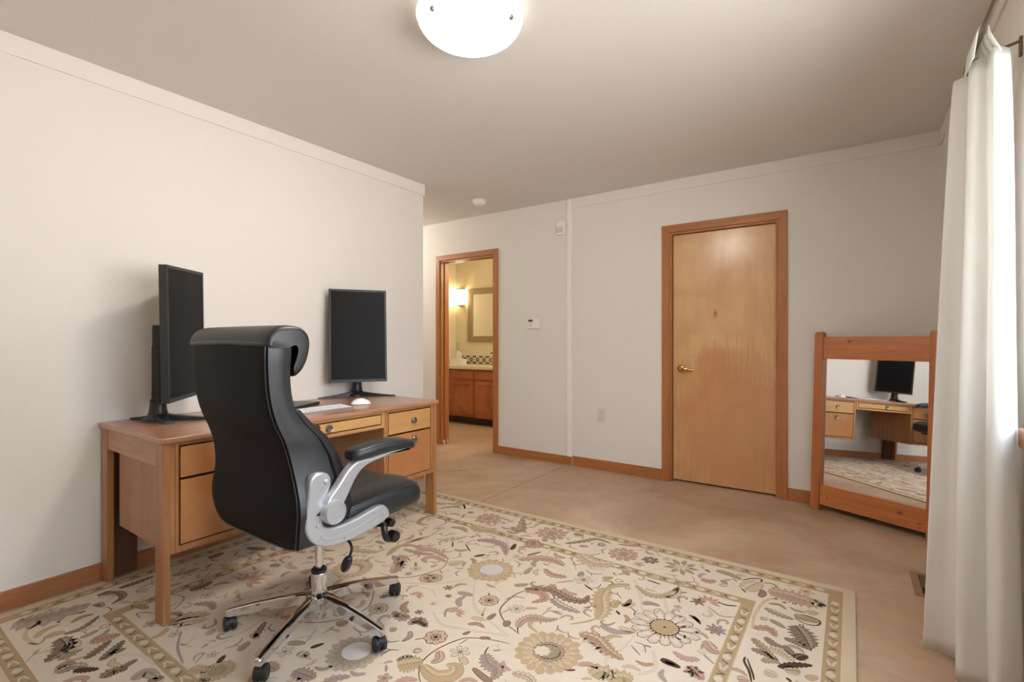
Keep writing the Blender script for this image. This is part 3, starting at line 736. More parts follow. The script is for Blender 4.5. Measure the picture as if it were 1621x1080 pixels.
# head pillow rolled over the top
hp = catmull([(-.350,1.120,0),(-.355,1.138,0),(-.346,1.162,0),(-.32,1.182,0),(-.275,1.188,0),(-.232,1.178,0),(-.208,1.145,0),(-.212,1.09,0),(-.232,1.045,0),(-.258,1.022,0),(-.266,1.035,0),(-.252,1.075,0),(-.246,1.11,0),(-.258,1.128,0),(-.29,1.118,0)], 4, True)
cy_, cz_ = -.285, 1.11
bm = bmesh.new(); rings = []
for x_, s_ in [(-.268,.5),(-.266,.75),(-.258,.92),(-.246,.98),(-.18,1.0),(-.06,1.012),(.06,1.012),(.18,1.0),(.246,.98),(.258,.92),(.266,.75),(.268,.5)]:
    rings.append([(x_, cy_+(p.x-cy_)*(1-(1-s_)*.4), cz_+(p.y-cz_)*(1-(1-s_)*.45)) for p in hp])
loft(bm, rings); head = chair('headrest', bm, 'leather', smooth=60)
bm = bmesh.new(); tube(bm, catmull([(-.262,-.348,1.124),(-.2,-.358,1.130),(0,-.363,1.133),(.2,-.358,1.130),(.262,-.348,1.124)],6), .004, 8); o = chair('piping', bm, 'piping', head)
# seat
bm = bmesh.new(); rings = []
for y, hw, zb, zt in [(-.19,.20,.47,.51),(-.17,.245,.456,.535),(-.12,.264,.452,.553),(-.04,.270,.451,.568),(.06,.272,.451,.578),(.15,.272,.451,.583),(.23,.270,.452,.580),(.28,.264,.455,.566),(.305,.25,.463,.545),(.315,.22,.478,.525)]:
    ring = []
    for k in range(44):
        t = 2*math.pi*k/44; c_, s_ = math.cos(t), math.sin(t)
        x_ = hw*math.copysign(abs(c_)**.42, c_); z_ = math.copysign(abs(s_)**.5, s_)
        zz = (zb+zt)/2 + (zt-zb)/2*z_
        if s_ > 0: zz += -.012*math.exp(-(x_/.11)**2) + .006*math.exp(-((abs(x_)-.17)/.05)**2)
        ring.append((x_, y, zz))
    rings.append(ring)
rings = [[tuple(q) for q in r] for r in zip(*[catmull([r[k] for r in rings], 3) for k in range(44)])]
loft(bm, rings); seat = chair('seat', bm, 'leather', smooth=60)
bm = bmesh.new()
for s in (-1, 1):
    tube(bm, catmull([(s*.262,-.12,.535),(s*.2705,-.02,.548),(s*.272,.08,.558),(s*.2705,.18,.562),(s*.264,.25,.558),(s*.24,.30,.545)],5), .003, 8)
tube(bm, catmull([(-.24,.30,.545),(-.12,.316,.54),(0,.318,.538),(.12,.316,.54),(.24,.30,.545)],5), .003, 8)
o = chair('piping', bm, 'piping', seat)
# underside mechanism and levers
bm = bmesh.new(); box(bm, -.20,.20,-.20,.25,.438,.455,.006); box(bm, -.075,.075,-.13,.12,.375,.44,.012); chair('tilt_mechanism', bm, 'blackplastic')
bm = bmesh.new(); tube(bm, catmull([(.06,.02,.405),(.13,.00,.40),(.20,-.01,.395),(.222,-.015,.375),(.215,-.02,.345)],5), .005, 8)
prism(bm, [(p[0]*.87-p[1]*-.5+.202, p[0]*-.5+p[1]*.87+.318) for p in sup(0,0,.017,.036,2.4,24)], 'y', -.032, -.012, bev=.005); o = chair('height_lever', bm, 'blackplastic'); o['label'] = 'black paddle lever on a bent rod'
bm = bmesh.new(); tube(bm, catmull([(.06,.10,.405),(.16,.12,.41),(.225,.13,.415)],4), .006, 8)
tube(bm, catmull([(.225,.13,.425),(.238,.125,.405),(.24,.128,.378),(.235,.145,.36),(.232,.168,.362)],5), [.013]*8+[.012]*9+[.016]*4, 10)
lathe(bm, [(0,-.02),(.018,-.02),(.022,-.014),(.022,.014),(.018,.02),(0,.02)], (.235,.172,.365), 20, 'x')
lathe(bm, [(0,-.016),(.015,-.016),(.017,0),(.015,.016),(0,.016)], (.222,.165,.418), 18, 'x'); o = chair('tension_lever', bm, 'blackplastic'); o['label'] = 'black curled lever'
bm = bmesh.new(); tube(bm, catmull([(-.06,-.02,.40),(-.16,-.06,.405),(-.235,-.10,.41),(-.25,-.13,.425),(-.22,-.16,.44)],5), .004, 8); o = chair('lever_rod', bm, 'blackplastic')
# gas lift
bm = bmesh.new(); lathe(bm, [(0,.20),(.014,.20),(.014,.375),(0,.375)], (0,0,0), 24); chair('gas_lift', bm, 'chrome')
bm = bmesh.new(); lathe(bm, [(0,.226),(.026,.226),(.029,.232),(.029,.240),(.020,.248),(0,.248)], (0,0,0), 28); o = chair('collar', bm, 'blackplastic'); o['label'] = 'black collar ring'
bm = bmesh.new(); lathe(bm, [(0,.046),(.020,.046),(.022,.05),(.022,.115),(.046,.122),(.050,.130),(.050,.142),(.043,.150),(.030,.153),(.030,.224),(.028,.227),(0,.227)], (0,0,0), 36); chair('base_hub', bm, 'chrome')
# five legs with casters
for k in range(5):
    a = R(5+72*k)
    rotm = Matrix.Rotation(a,4,'Z')
    bm = bmesh.new(); rings = []
    for r_, w_, z0, z1 in [(.036,.019,.108,.150),(.06,.0185,.107,.149),(.15,.0165,.097,.138),(.24,.0145,.086,.123),(.31,.013,.076,.108),(.338,.0125,.073,.101),(.345,.0105,.076,.098)]:
        rings.append([(r_,-w_*.8,z0),(r_,w_*.8,z0),(r_,w_,z1-.005),(r_,w_*.75,z1-.001),(r_,w_*.3,z1),(r_,-w_*.3,z1),(r_,-w_*.75,z1-.001),(r_,-w_,z1-.005)])
    loft(bm, rings); bmesh.ops.transform(bm, matrix=rotm, verts=bm.verts); lg = chair('leg', bm, 'chrome', smooth=28)
    bm = bmesh.new()
    px_ = .330
    lathe(bm, [(0,.05),(.009,.05),(.009,.085),(0,.085)], (px_,0,0), 14)
    sw = R(-34-(5+72*k)+[14,-20,10,18,-12][k])
    t_ = bmesh.new()
    for s in (-1, 1):
        lathe(t_, [(0,.004*s),(.022,.004*s),(.0265,.007*s),(.0275,.012*s),(.0265,.019*s),(.021,.022*s),(.008,.020*s),(0,.020*s)], (-.012,0,.0275), 26, 'y')
    lathe(t_, [(0,-.009),(.020,-.009),(.020,.009),(0,.009)], (-.006,0,.036), 20, 'y')
    merge(bm, t_, 0, Matrix.Translation((px_,0,.0)) @ Matrix.Rotation(sw,4,'Z'))
    for v in bm.verts: v.co.z += .012
    bmesh.ops.transform(bm, matrix=rotm, verts=bm.verts); o = chair('caster', bm, 'rubber', lg); o['label'] = 'black twin wheel caster'
# arms: traced in side view (y, z)
oy = -1.16
def sm(pts, k=3): return [(p.x,p.y) for p in catmull([(a+oy,b,0) for a,b in pts], k, True)]
BR = sm([(.930,.690),(.948,.705),(.975,.705),(.998,.690),(1.004,.66),(.992,.628),(.976,.585),(.972,.545),(.984,.522),(1.025,.511),(1.11,.516),(1.195,.531),(1.232,.526),(1.254,.500),(1.246,.474),(1.171,.456),(1.071,.447),(.998,.452),(.946,.476),(.916,.518),(.912,.56),(.922,.635)])
RI = sm([(.972,.50),(.995,.488),(1.05,.482),(1.13,.490),(1.20,.505),(1.215,.502),(1.13,.478),(1.06,.468),(1.0,.472),(.965,.49)])
AR = sm([(.970,.585),(.984,.622),(1.016,.653),(1.048,.69),(1.075,.712),(1.105,.722),(1.16,.722),(1.235,.728),(1.335,.726),(1.338,.716),(1.235,.712),(1.16,.704),(1.118,.690),(1.086,.660),(1.058,.615),(1.036,.585),(1.0,.56)])
for s in (-1, 1):
    x0, x1 = (s*.272, s*.302) if s > 0 else (s*.302, s*.272)
    bm = bmesh.new(); prism(bm, BR, 'x', x0, x1, bev=.008, seg=3)
    ro = (s*.300, s*.306) if s > 0 else (s*.306, s*.300); prism(bm, RI, 'x', ro[0], ro[1], bev=.003)
    arm = chair('arm_bracket', bm, 'silver', smooth=40); arm['label'] = 'silver curved arm bracket'
    for (by, bz) in ((-.177,.672),(-.205,.535),(-.10,.465),(.065,.495)):
        bm = bmesh.new(); lathe(bm, [(0,0),(.0085,0),(.0085,.002),(.006,.005),(0,.006)], (0,0,0), 18, 'x')
        for v in bm.verts: v.co = Vector((s*(.3015+v.co.x), by+v.co.y, bz+v.co.z))
        chair('bolt_cap', bm, 'silver', arm)
    ax0, ax1 = (s*.288, s*.322) if s > 0 else (s*.322, s*.288)
    bm = bmesh.new(); prism(bm, AR, 'x', ax0, ax1, bev=.008, seg=3); ar = chair('armrest', bm, 'silver', smooth=40); ar['label'] = 'silver flip-up arm'
    bm = bmesh.new(); lathe(bm, [(0,.27),(.040,.27),(.040,.330),(.037,.336),(.033,.336),(.032,.333),(0,.333)], (0,0,0), 36, 'x')
    for v in bm.verts: v.co = Vector((s*v.co.x, -.160+v.co.y, .572+v.co.z))
    chair('pivot_cap', bm, 'silver', ar)
    # pad
    bm = bmesh.new(); rings = []
    for y, zc, hw, hh in [(-.090,.742,.018,.010),(-.084,.742,.032,.018),(-.06,.745,.040,.022),(0,.750,.044,.023),(.07,.753,.044,.023),(.14,.748,.042,.021),(.175,.740,.038,.019),(.192,.735,.030,.015),(.197,.734,.018,.009)]:
        rings.append([(s*.305+hw*math.copysign(abs(math.cos(t))**.6,math.cos(t)), y, zc+hh*math.copysign(abs(math.sin(t))**.7,math.sin(t))) for t in [2*math.pi*k/28 for k in range(28)]])
    loft(bm, rings); o = chair('arm_pad', bm, 'leather', ar, smooth=60); o['label'] = 'padded black leather arm pad'
# ================================================================= AREA RUG (pattern traced in the plane of the rug, metres)
RC = {'cream': (218, 202, 181), 'band': (180, 155, 118), 'gold': (190, 164, 128), 'tan': (202, 178, 147), 'olive': (165, 148, 118), 'rose': (189, 154, 137), 'salmon': (195, 151, 127), 'brown': (150, 122, 105), 'brown2': (178, 144, 115), 'dark': (86, 64, 54), 'grey': (164, 152, 136), 'greyt': (182, 162, 142), 'greyd': (140, 120, 100), 'mauve': (170, 148, 140), 'light': (208, 192, 171), 'lilac': (205, 196, 190), 'edge': (209, 190, 160)}
RK = list(RC); RI_ = {k:i for i,k in enumerate(RK)}
rugmats = [plain('rug_wool_'+k, v, .97, 0, .1, .6, 420) for k, v in RC.items()]
rbm = bmesh.new()
rr_ = random.Random(3)
def rface(pts, col, z):
    pts = [p for i, p in enumerate(pts) if (Vector(p[:2])-Vector(pts[i-1][:2])).length > 1e-5]
    if len(pts) < 3: return
    try:
        f = rbm.faces.new([rbm.verts.new((p[0],p[1],z)) for p in pts]); f.material_index = RI_[col]
        f.normal_update()
        if f.normal.z < 0: f.normal_flip()
    except ValueError: pass
def strip(P, wl, col, z):
    """ribbon of quads along P with half widths wl = (left, right) per point"""
    n = len(P)
    Lf, Rt = [], []
    for i in range(n):
        t = (P[min(i+1,n-1)]-P[max(i-1,0)]); t.z = 0; t.normalize(); nr = Vector((-t.y,t.x,0))
        Lf.append(P[i]+nr*wl[i][0]); Rt.append(P[i]-nr*wl[i][1])
    for i in range(n-1): rface([Lf[i],Rt[i],Rt[i+1],Lf[i+1]], col, z)
ZB = .0100
def leaf(pts, w, col, serr):
    P = catmull([(p[0],p[1],0) for p in pts], 8 if len(pts) > 2 else 12); n = len(P)
    base = []
    for i in range(n):
        t = i/(n-1); base.append(w*.5*(max(math.sin(math.pi*t**.8),0))**.65*(.9 if t < .9 else .8))
    amp = .34 if serr else .0
    wl = []
    for i in range(n):
        a = base[i]*(1+amp*(1 if i % 2 else -1)*.8); b = base[i]*(1-amp*(1 if i % 2 else -1)*.8); wl.append((a,b))
    edge = {'gold':'olive','tan':'brown','olive':'greyd','rose':'brown','salmon':'brown','brown':'dark','brown2':'brown','grey':'greyd','greyt':'brown','mauve':'greyd','light':'tan','dark':'dark','greyd':'dark'}.get(col,'brown')
    o = .0022 if w > .02 else .001
    if col != 'light': strip(P, [(a+o,b+o) for a, b in wl], edge, ZB+.0005)
    strip(P, wl, col, ZB+.0008)
    if w > .03:
        hi = {'gold':'tan','tan':'light','olive':'gold','rose':'tan','salmon':'rose','brown':'brown2','brown2':'tan','grey':'light','greyt':'mauve','greyd':'grey','mauve':'rose','dark':'brown','light':'cream'}.get(col,'tan')
        strip(P, [(a*.55,-a*.12) for a, b in wl], hi, ZB+.0010)
        k0, k1 = int(n*.06), int(n*.92); strip(P[k0:k1], [(.0014,.0014)]*(k1-k0), edge, ZB+.0012)
        if serr:
            for i in range(2, n-2, 2):
                t = (P[i+1]-P[i-1]).normalized(); nr = Vector((-t.y,t.x,0))
                for s in (-1, 1):
                    q = P[i]+nr*s*base[i]*.75+t*base[i]*.35; strip([P[i],q], [(.0011,.0011),(.0006,.0006)], edge, ZB+.0012)
def vine(pts, w, col):
    P = catmull([(p[0],p[1],0) for p in pts], 8); n = len(P)
    strip(P, [(w*.5*(.55+.45*math.sin(math.pi*i/(n-1))),)*2 for i in range(n)], col, ZB+.0006)
def disc(c, r, col, z, n=20, jag=0.0):
    rface([(c[0]+r*(1+(jag if i%2 else -jag))*math.cos(2*math.pi*i/n), c[1]+r*(1+(jag if i%2 else -jag))*math.sin(2*math.pi*i/n)) for i in range(n)], col, z)
def petals(c, r0, r1, n, fill, line, z, wf=1.0, point=.5, a0=0.0, ol=.003, only=None):
    for k in range(n):
        if only and not (only[0] <= k/n <= only[1]): continue
        a = a0+2*math.pi*k/n; jr = 1+rr_.uniform(-.07,.07)
        ca, sa = math.cos(a), math.sin(a)
        def P(u, v): return (c[0]+u*ca-v*sa, c[1]+u*sa+v*ca)
        hw = math.pi*(r0+r1)/2/n*wf*.96
        def shape(o):
            rr = r1*jr+o; h_ = hw+o*.8
            return [P(r0-o,-h_*.45),P(r0+(rr-r0)*.45,-h_),P(r0+(rr-r0)*.85,-h_*point*1.2),P(rr,0),P(r0+(rr-r0)*.85,h_*point*1.2),P(r0+(rr-r0)*.45,h_),P(r0-o,h_*.45)]
        if line: rface(shape(ol), line, z)
        rface(shape(-.0005), fill, z+.0002)
def flower(style, r, c):
    if style == 'gold' or style == 'olive':
        m_ = 'gold' if style == 'gold' else 'greyt'; k_ = 'tan' if style == 'gold' else 'grey'
        petals(c, r*.45, r, 19, m_, None, ZB+.0006, 1.35, .7); petals(c, r*.45, r*.86, 19, k_, 'olive', ZB+.0009, .9, .35, .16, .0015); petals(c, r*.42, r*.66, 24, 'tan' if style=='gold' else 'olive', 'brown', ZB+.0012, .8, .4, .1, .0012)
        disc(c, r*.47, 'brown', ZB+.0015, 36, .05); disc(c, r*.445, 'olive' if style=='gold' else 'greyd', ZB+.0017, 28)
    elif style == 'ctr':
        disc(c, r*.62, 'dark', ZB+.0018, 40, .06); disc(c, r*.56, 'olive', ZB+.0020, 30)
        for k in range(9):
            a = k*.7; strip([Vector((c[0]+r*.3*math.cos(a),c[1]+r*.3*math.sin(a),0)),Vector((c[0]+r*.55*math.cos(a+.2),c[1]+r*.55*math.sin(a+.2),0))], [(.002,.002)]*2, 'brown', ZB+.0021)
    elif style == 'daisy':
        petals(c, r*.42, r, 15, 'light', 'brown', ZB+.0006, 1.0, .8, 0, .003); petals(c, r*.42, r*.84, 15, 'cream', None, ZB+.0010, .55, .6); petals(c, r*.42, r*.60, 15, 'rose', None, ZB+.0012, .4, .3, 0, 0, (.4,.9))
        disc(c, r*.45, 'dark', ZB+.0015, 44, .07); disc(c, r*.41, 'band', ZB+.0017, 32); disc(c, r*.045, 'dark', ZB+.0019, 14)
    elif style == 'rose':
        petals(c, r*.3, r, 11, 'rose', 'brown', ZB+.0006, .9, .8, .2, .002); petals(c, r*.2, r*.6, 8, 'light', 'brown', ZB+.0010, .8, .6, .4, .0015); petals(c, r*.15, r*.4, 6, 'salmon', 'dark', ZB+.0013, .8, .6, 0, .0015); disc(c, r*.16, 'grey', ZB+.0016, 12)
    elif style == 'ros':
        disc(c, r*.9, 'brown', ZB+.0006, 24, .05)
        for k in range(8):
            a = k*math.pi/4; q = (c[0]+r*.66*math.cos(a), c[1]+r*.66*math.sin(a)); disc(q, r*.32, 'brown', ZB+.0007, 14); disc(q, r*.25, 'tan', ZB+.0009, 12); disc(q, r*.10, 'rose', ZB+.0011, 8)
        disc(c, r*.34, 'rose', ZB+.0011, 14); disc(c, r*.18, 'dark', ZB+.0013, 10)
    elif style == 'star':
        petals(c, r*.15, r, 6, 'light', 'grey', ZB+.0006, .8, .8, .3, .0025); petals(c, r*.1, r*.55, 6, 'mauve', None, ZB+.0010, .35, .3, .3); disc(c, r*.2, 'dark', ZB+.0012, 12, .2); disc(c, r*.09, 'light', ZB+.0014, 8)
    elif style == 'leafs': petals(c, r*.05, r, 6, 'brown', 'dark', ZB+.0006, .7, .5, .5, .0012)
    elif style == 'leafm': petals(c, r*.1, r, 8, 'mauve', 'dark', ZB+.0006, .8, .6, .5, .002); petals(c, r*.1, r*.6, 8, 'brown', None, ZB+.0010, .4, .4, .5)
    elif style == 'leafo': petals(c, r*.3, r, 9, 'olive', 'greyd', ZB+.0006, .7, .4, .2, .002); petals(c, r*.1, r*.5, 7, 'light', 'brown', ZB+.0010, .9, .6, 0, .002)
    elif style == 'golds': petals(c, r*.05, r, 8, 'gold', None, ZB+.0006, .8, .4); disc(c, r*.3, 'olive', ZB+.001, 10)
    elif style == 'darkf': petals(c, r*.2, r, 7, 'greyd', 'dark', ZB+.0006, .9, .8, 0, .002); petals(c, r*.1, r*.5, 6, 'mauve', None, ZB+.001, .6, .5)
    elif style == 'half': petals(c, r*.2, r, 11, 'salmon', 'brown', ZB+.0006, .8, .4, -.2, .0015, (0,.55)); petals(c, r*.1, r*.6, 11, 'tan', None, ZB+.0010, .6, .4, -.2, 0, (0,.55))
    elif style == 'lilac': disc(c, r*1.06, 'mauve', ZB+.0019, 26); disc(c, r, 'lilac', ZB+.0021, 24)
    elif style == 'light': disc(c, r*.9, 'light', ZB+.0019, 20)
    elif style == 'white': disc(c, r, 'cream', ZB+.0022, 16, .12)
    elif style in ('ring','oval'):
        P = [Vector((c[0]+r*.8*math.cos(t*.35)*(1-.02*t), c[1]+r*.8*math.sin(t*.35)*(1-.02*t), 0)) for t in range(20)]
        strip(P, [(.0018,.0018)]*20, 'greyd' if style == 'oval' else 'mauve', ZB+.0022)
        if style == 'ring': P = [Vector((c[0]+r*.4*math.cos(-t*.35), c[1]+r*.4*math.sin(-t*.35), 0)) for t in range(16)]; strip(P, [(.0018,.0018)]*16, 'mauve', ZB+.0022)
RUG = [
('L','gold',0.04,1,[(-2.281,2.44),(-2.214,2.543),(-2.203,2.609)]),
('L','dark',0.015,0,[(-2.202,2.598),(-2.128,2.527)]),
('F','ros',0.025,0,[(-2.056,2.497)]),
('F','rose',0.089,0,[(-1.893,2.475)]),
('V','tan',0.008,0,[(-2.056,2.54),(-2.017,2.611),(-1.917,2.582)]),
('L','olive',0.07,1,[(-1.693,2.442),(-1.618,2.432),(-1.72,2.605)]),
('V','brown',0.006,0,[(-1.627,2.435),(-1.559,2.412),(-1.511,2.437)]),
('F','ring',0.026,0,[(-1.751,2.515)]),
('L','olive',0.02,0,[(-1.597,2.555),(-1.571,2.601),(-1.517,2.61)]),
('F','rose',0.093,0,[(-1.442,2.493)]),
('L','olive',0.03,1,[(-2.225,2.327),(-2.237,2.238),(-2.199,2.167),(-2.125,2.181)]),
('F','star',0.037,0,[(-1.865,2.102)]),
('V','grey',0.01,0,[(-1.935,2.046),(-1.874,2.088)]),
('V','grey',0.012,0,[(-1.847,2.114),(-1.821,2.181)]),
('V','dark',0.008,0,[(-1.837,2.074),(-1.793,2.021)]),
('F','star',0.034,0,[(-2.039,2.176)]),
('V','rose',0.01,0,[(-2.016,2.148),(-2.003,2.056),(-2.014,2.015)]),
('L','gold',0.03,0,[(-2.003,2.056),(-2.026,1.983),(-2.055,1.924)]),
('L','gold',0.09,1,[(-1.908,2.33),(-1.81,2.308),(-1.744,2.368)]),
('V','brown',0.006,0,[(-1.937,2.357),(-1.866,2.287),(-1.82,2.266)]),
('L','mauve',0.06,1,[(-1.743,2.17),(-1.666,2.208),(-1.573,2.196),(-1.491,2.102)]),
('V','dark',0.008,0,[(-1.758,2.09),(-1.679,2.035)]),
('V','grey',0.008,0,[(-1.762,2.095),(-1.761,2.142),(-1.743,2.17)]),
('L','olive',0.022,0,[(-1.619,1.993),(-1.588,2.049)]),
('L','dark',0.025,0,[(-1.508,2.175),(-1.534,2.253)]),
('F','rose',0.044,0,[(-1.465,2.324)]),
('L','rose',0.025,0,[(-1.488,2.217),(-1.458,2.275)]),
('L','brown',0.02,0,[(-1.4,2.165),(-1.363,2.246)]),
('L','rose',0.065,1,[(-1.412,2.096),(-1.335,2.173),(-1.249,2.196),(-1.183,2.166)]),
('V','light',0.016,0,[(-1.664,2.323),(-1.585,2.249),(-1.479,2.09)]),
('V','light',0.012,0,[(-1.374,2.333),(-1.329,2.277),(-1.313,2.165)]),
('L','gold',0.02,0,[(-2.0,1.74),(-2.036,1.802),(-2.062,1.885)]),
('L','grey',0.03,1,[(-1.994,1.851),(-1.873,1.866),(-1.811,1.899)]),
('L','rose',0.055,1,[(-1.967,1.94),(-1.913,1.906),(-1.845,1.934),(-1.716,1.899)]),
('L','mauve',0.055,1,[(-1.835,1.624),(-1.864,1.709),(-1.984,1.765)]),
('V','brown',0.01,0,[(-1.945,1.787),(-1.911,1.792),(-1.862,1.772)]),
('V','brown',0.007,0,[(-1.719,1.907),(-1.671,1.816),(-1.686,1.732),(-1.724,1.658),(-1.775,1.615),(-1.887,1.593)]),
('L','rose',0.035,0,[(-1.7,1.866),(-1.788,1.874),(-1.815,1.826),(-1.77,1.804)]),
('F','star',0.027,0,[(-1.77,1.723)]),
('V','olive',0.014,0,[(-1.826,1.778),(-1.785,1.738)]),
('F','ros',0.046,0,[(-1.632,1.706)]),
('L','tan',0.06,1,[(-1.665,1.847),(-1.652,1.881),(-1.623,1.922)]),
('F','gold',0.12,0,[(-1.456,1.924)]),
('F','lilac',0.058,0,[(-1.456,1.929)]),
('F','ring',0.02,0,[(-1.452,1.862)]),
('F','leafs',0.026,0,[(-1.513,1.678)]),
('L','mauve',0.03,1,[(-1.452,1.671),(-1.374,1.689)]),
('V','dark',0.006,0,[(-1.449,1.667),(-1.372,1.686)]),
('F','leafs',0.017,0,[(-1.463,1.623)]),
('F','golds',0.019,0,[(-1.475,1.538)]),
('F','half',0.037,0,[(-1.586,1.545)]),
('F','half',0.042,0,[(-1.351,1.538)]),
('V','grey',0.014,0,[(-1.364,1.49),(-1.394,1.538),(-1.362,1.579)]),
('L','mauve',0.04,1,[(-1.569,1.399),(-1.499,1.385),(-1.487,1.416)]),
('F','leafs',0.02,0,[(-1.478,1.457)]),
('L','rose',0.04,1,[(-1.444,1.368),(-1.441,1.414),(-1.373,1.398)]),
('V','brown',0.006,0,[(-1.46,1.411),(-1.417,1.397),(-1.374,1.4)]),
('F','ros',0.047,0,[(-1.293,1.695)]),
('V','dark',0.006,0,[(-1.333,1.747),(-1.298,1.704)]),
('L','brown',0.022,0,[(-1.21,1.573),(-1.21,1.63)]),
('L','tan',0.025,0,[(-1.275,1.551),(-1.21,1.57)]),
('V','light',0.02,0,[(-1.721,1.589),(-1.583,1.676),(-1.491,1.789)]),
('V','light',0.016,0,[(-1.451,1.793),(-1.335,1.641),(-1.24,1.586),(-1.082,1.536)]),
('V','light',0.016,0,[(-1.429,1.49),(-1.345,1.447),(-1.255,1.467),(-1.079,1.532)]),
('V','tan',0.01,0,[(-1.273,1.646),(-1.244,1.583)]),
('V','light',0.012,0,[(-1.619,1.605),(-1.559,1.618),(-1.506,1.587)]),
('F','ros',0.048,0,[(-1.3,1.37)]),
('V','brown',0.006,0,[(-1.353,1.314),(-1.335,1.34)]),
('V','brown',0.007,0,[(-1.048,1.496),(-1.117,1.477),(-1.193,1.439),(-1.222,1.399),(-1.245,1.318),(-1.241,1.242),(-1.208,1.191),(-1.17,1.161)]),
('L','brown',0.02,0,[(-1.161,1.461),(-1.124,1.485)]),
('F','star',0.035,0,[(-1.165,1.355)]),
('L','tan',0.03,0,[(-1.143,1.336),(-1.101,1.314)]),
('V','brown',0.005,0,[(-1.197,1.388),(-1.193,1.431)]),
('L','rose',0.035,0,[(-1.234,1.317),(-1.202,1.286),(-1.209,1.251)]),
('L','gold',0.09,1,[(-1.294,1.172),(-1.268,1.207),(-1.236,1.241)]),
('L','gold',0.07,0,[(-1.228,1.226),(-1.154,1.209),(-1.11,1.244),(-1.121,1.283),(-1.16,1.277)]),
('L','mauve',0.06,1,[(-1.088,1.4),(-1.042,1.363),(-0.997,1.354),(-0.982,1.305)]),
('V','dark',0.007,0,[(-1.099,1.437),(-1.084,1.394),(-1.05,1.366),(-0.991,1.342),(-0.982,1.305)]),
('L','brown',0.025,0,[(-1.072,1.314),(-1.002,1.296),(-0.979,1.305)]),
('F','ring',0.021,0,[(-1.297,1.269)]),
('V','brown',0.008,0,[(-1.05,1.568),(-1.121,1.591),(-1.187,1.635),(-1.219,1.684),(-1.228,1.793),(-1.205,1.863),(-1.154,1.919)]),
('V','brown',0.005,0,[(-1.188,1.64),(-1.183,1.679),(-1.17,1.699)]),
('F','star',0.034,0,[(-1.157,1.708)]),
('L','gold',0.02,0,[(-1.131,1.732),(-1.086,1.763)]),
('L','brown',0.03,0,[(-1.139,1.617),(-1.12,1.576)]),
('L','rose',0.045,1,[(-1.078,1.6),(-1.09,1.646),(-1.066,1.695),(-1.013,1.709),(-0.979,1.744)]),
('V','dark',0.006,0,[(-1.059,1.572),(-1.082,1.607),(-1.088,1.652),(-1.064,1.702)]),
('L','grey',0.025,0,[(-1.299,1.984),(-1.308,2.068)]),
('L','brown',0.018,0,[(-1.226,1.441),(-1.215,1.474)]),
('L','olive',0.03,1,[(-1.28,1.868),(-1.25,1.888),(-1.232,1.915)]),
('F','rose',0.053,0,[(-1.446,2.301)]),
('V','mauve',0.008,0,[(-1.242,1.743),(-1.217,1.787),(-1.176,1.796)]),
('L','rose',0.02,0,[(-1.724,1.78),(-1.715,1.821)]),
('L','olive',0.02,0,[(-1.623,2.001),(-1.588,2.053)]),
('L','grey',0.03,0,[(-1.48,1.301),(-1.462,1.324)]),
('L','brown',0.055,1,[(-1.222,1.865),(-1.123,1.927),(-1.026,1.906),(-0.954,1.924),(-0.957,1.98)]),
('L','salmon',0.045,1,[(-1.212,1.851),(-1.142,1.879),(-1.102,1.841),(-1.134,1.786)]),
('L','grey',0.045,1,[(-1.082,1.867),(-1.014,1.838),(-0.924,1.834)]),
('V','dark',0.007,0,[(-1.096,1.898),(-1.033,1.85),(-0.987,1.845),(-0.926,1.833)]),
('F','star',0.044,0,[(-1.039,2.094)]),
('V','mauve',0.01,0,[(-1.13,1.998),(-1.071,2.065)]),
('L','grey',0.03,0,[(-1.068,2.112),(-1.081,2.167)]),
('V','dark',0.01,0,[(-1.012,2.054),(-0.962,2.031)]),
('L','tan',0.1,1,[(-1.177,2.328),(-1.074,2.281),(-0.98,2.338)]),
('V','dark',0.006,0,[(-1.154,2.297),(-1.061,2.255),(-0.979,2.321)]),
('L','light',0.04,1,[(-1.073,2.222),(-0.991,2.253)]),
('L','gold',0.035,0,[(-0.843,2.177),(-0.897,2.126),(-0.914,2.078)]),
('L','gold',0.085,1,[(-0.914,2.092),(-0.905,2.003),(-0.854,1.901),(-0.847,1.825)]),
('V','gold',0.012,0,[(-0.847,1.847),(-0.869,1.798),(-0.92,1.736)]),
('V','brown',0.005,0,[(-0.909,2.096),(-0.903,2.004),(-0.844,1.872)]),
('F','oval',0.024,0,[(-0.897,2.177)]),
('F','oval',0.015,0,[(-0.839,2.135)]),
('L','gold',0.035,1,[(-0.966,2.152),(-0.952,2.177),(-0.934,2.197)]),
('L','gold',0.04,1,[(-0.826,1.944),(-0.835,1.993),(-0.811,2.004)]),
('L','tan',0.03,0,[(-0.79,1.981),(-0.765,2.035)]),
('L','brown',0.025,0,[(-0.806,1.985),(-0.788,2.006),(-0.791,2.055)]),
('V','dark',0.012,0,[(-0.807,1.933),(-0.784,1.914)]),
('V','dark',0.006,0,[(-0.861,1.956),(-0.838,1.972)]),
('F','daisy',0.127,0,[(-0.604,1.928)]),
('L','gold',0.04,1,[(-0.819,2.187),(-0.745,2.14),(-0.683,2.163),(-0.653,2.231),(-0.654,2.294)]),
('V','dark',0.01,0,[(-0.795,2.266),(-0.726,2.259)]),
('V','dark',0.008,0,[(-0.647,2.229),(-0.605,2.251)]),
('L','mauve',0.03,0,[(-0.734,2.044),(-0.715,2.07),(-0.669,2.074)]),
('L','tan',0.05,0,[(-0.677,2.16),(-0.646,2.208),(-0.655,2.279)]),
('V','light',0.018,0,[(-0.839,2.232),(-0.763,2.101),(-0.71,1.97)]),
('V','light',0.018,0,[(-0.676,2.148),(-0.626,2.04)]),
('V','light',0.02,0,[(-0.594,1.76),(-0.556,1.667),(-0.59,1.604)]),
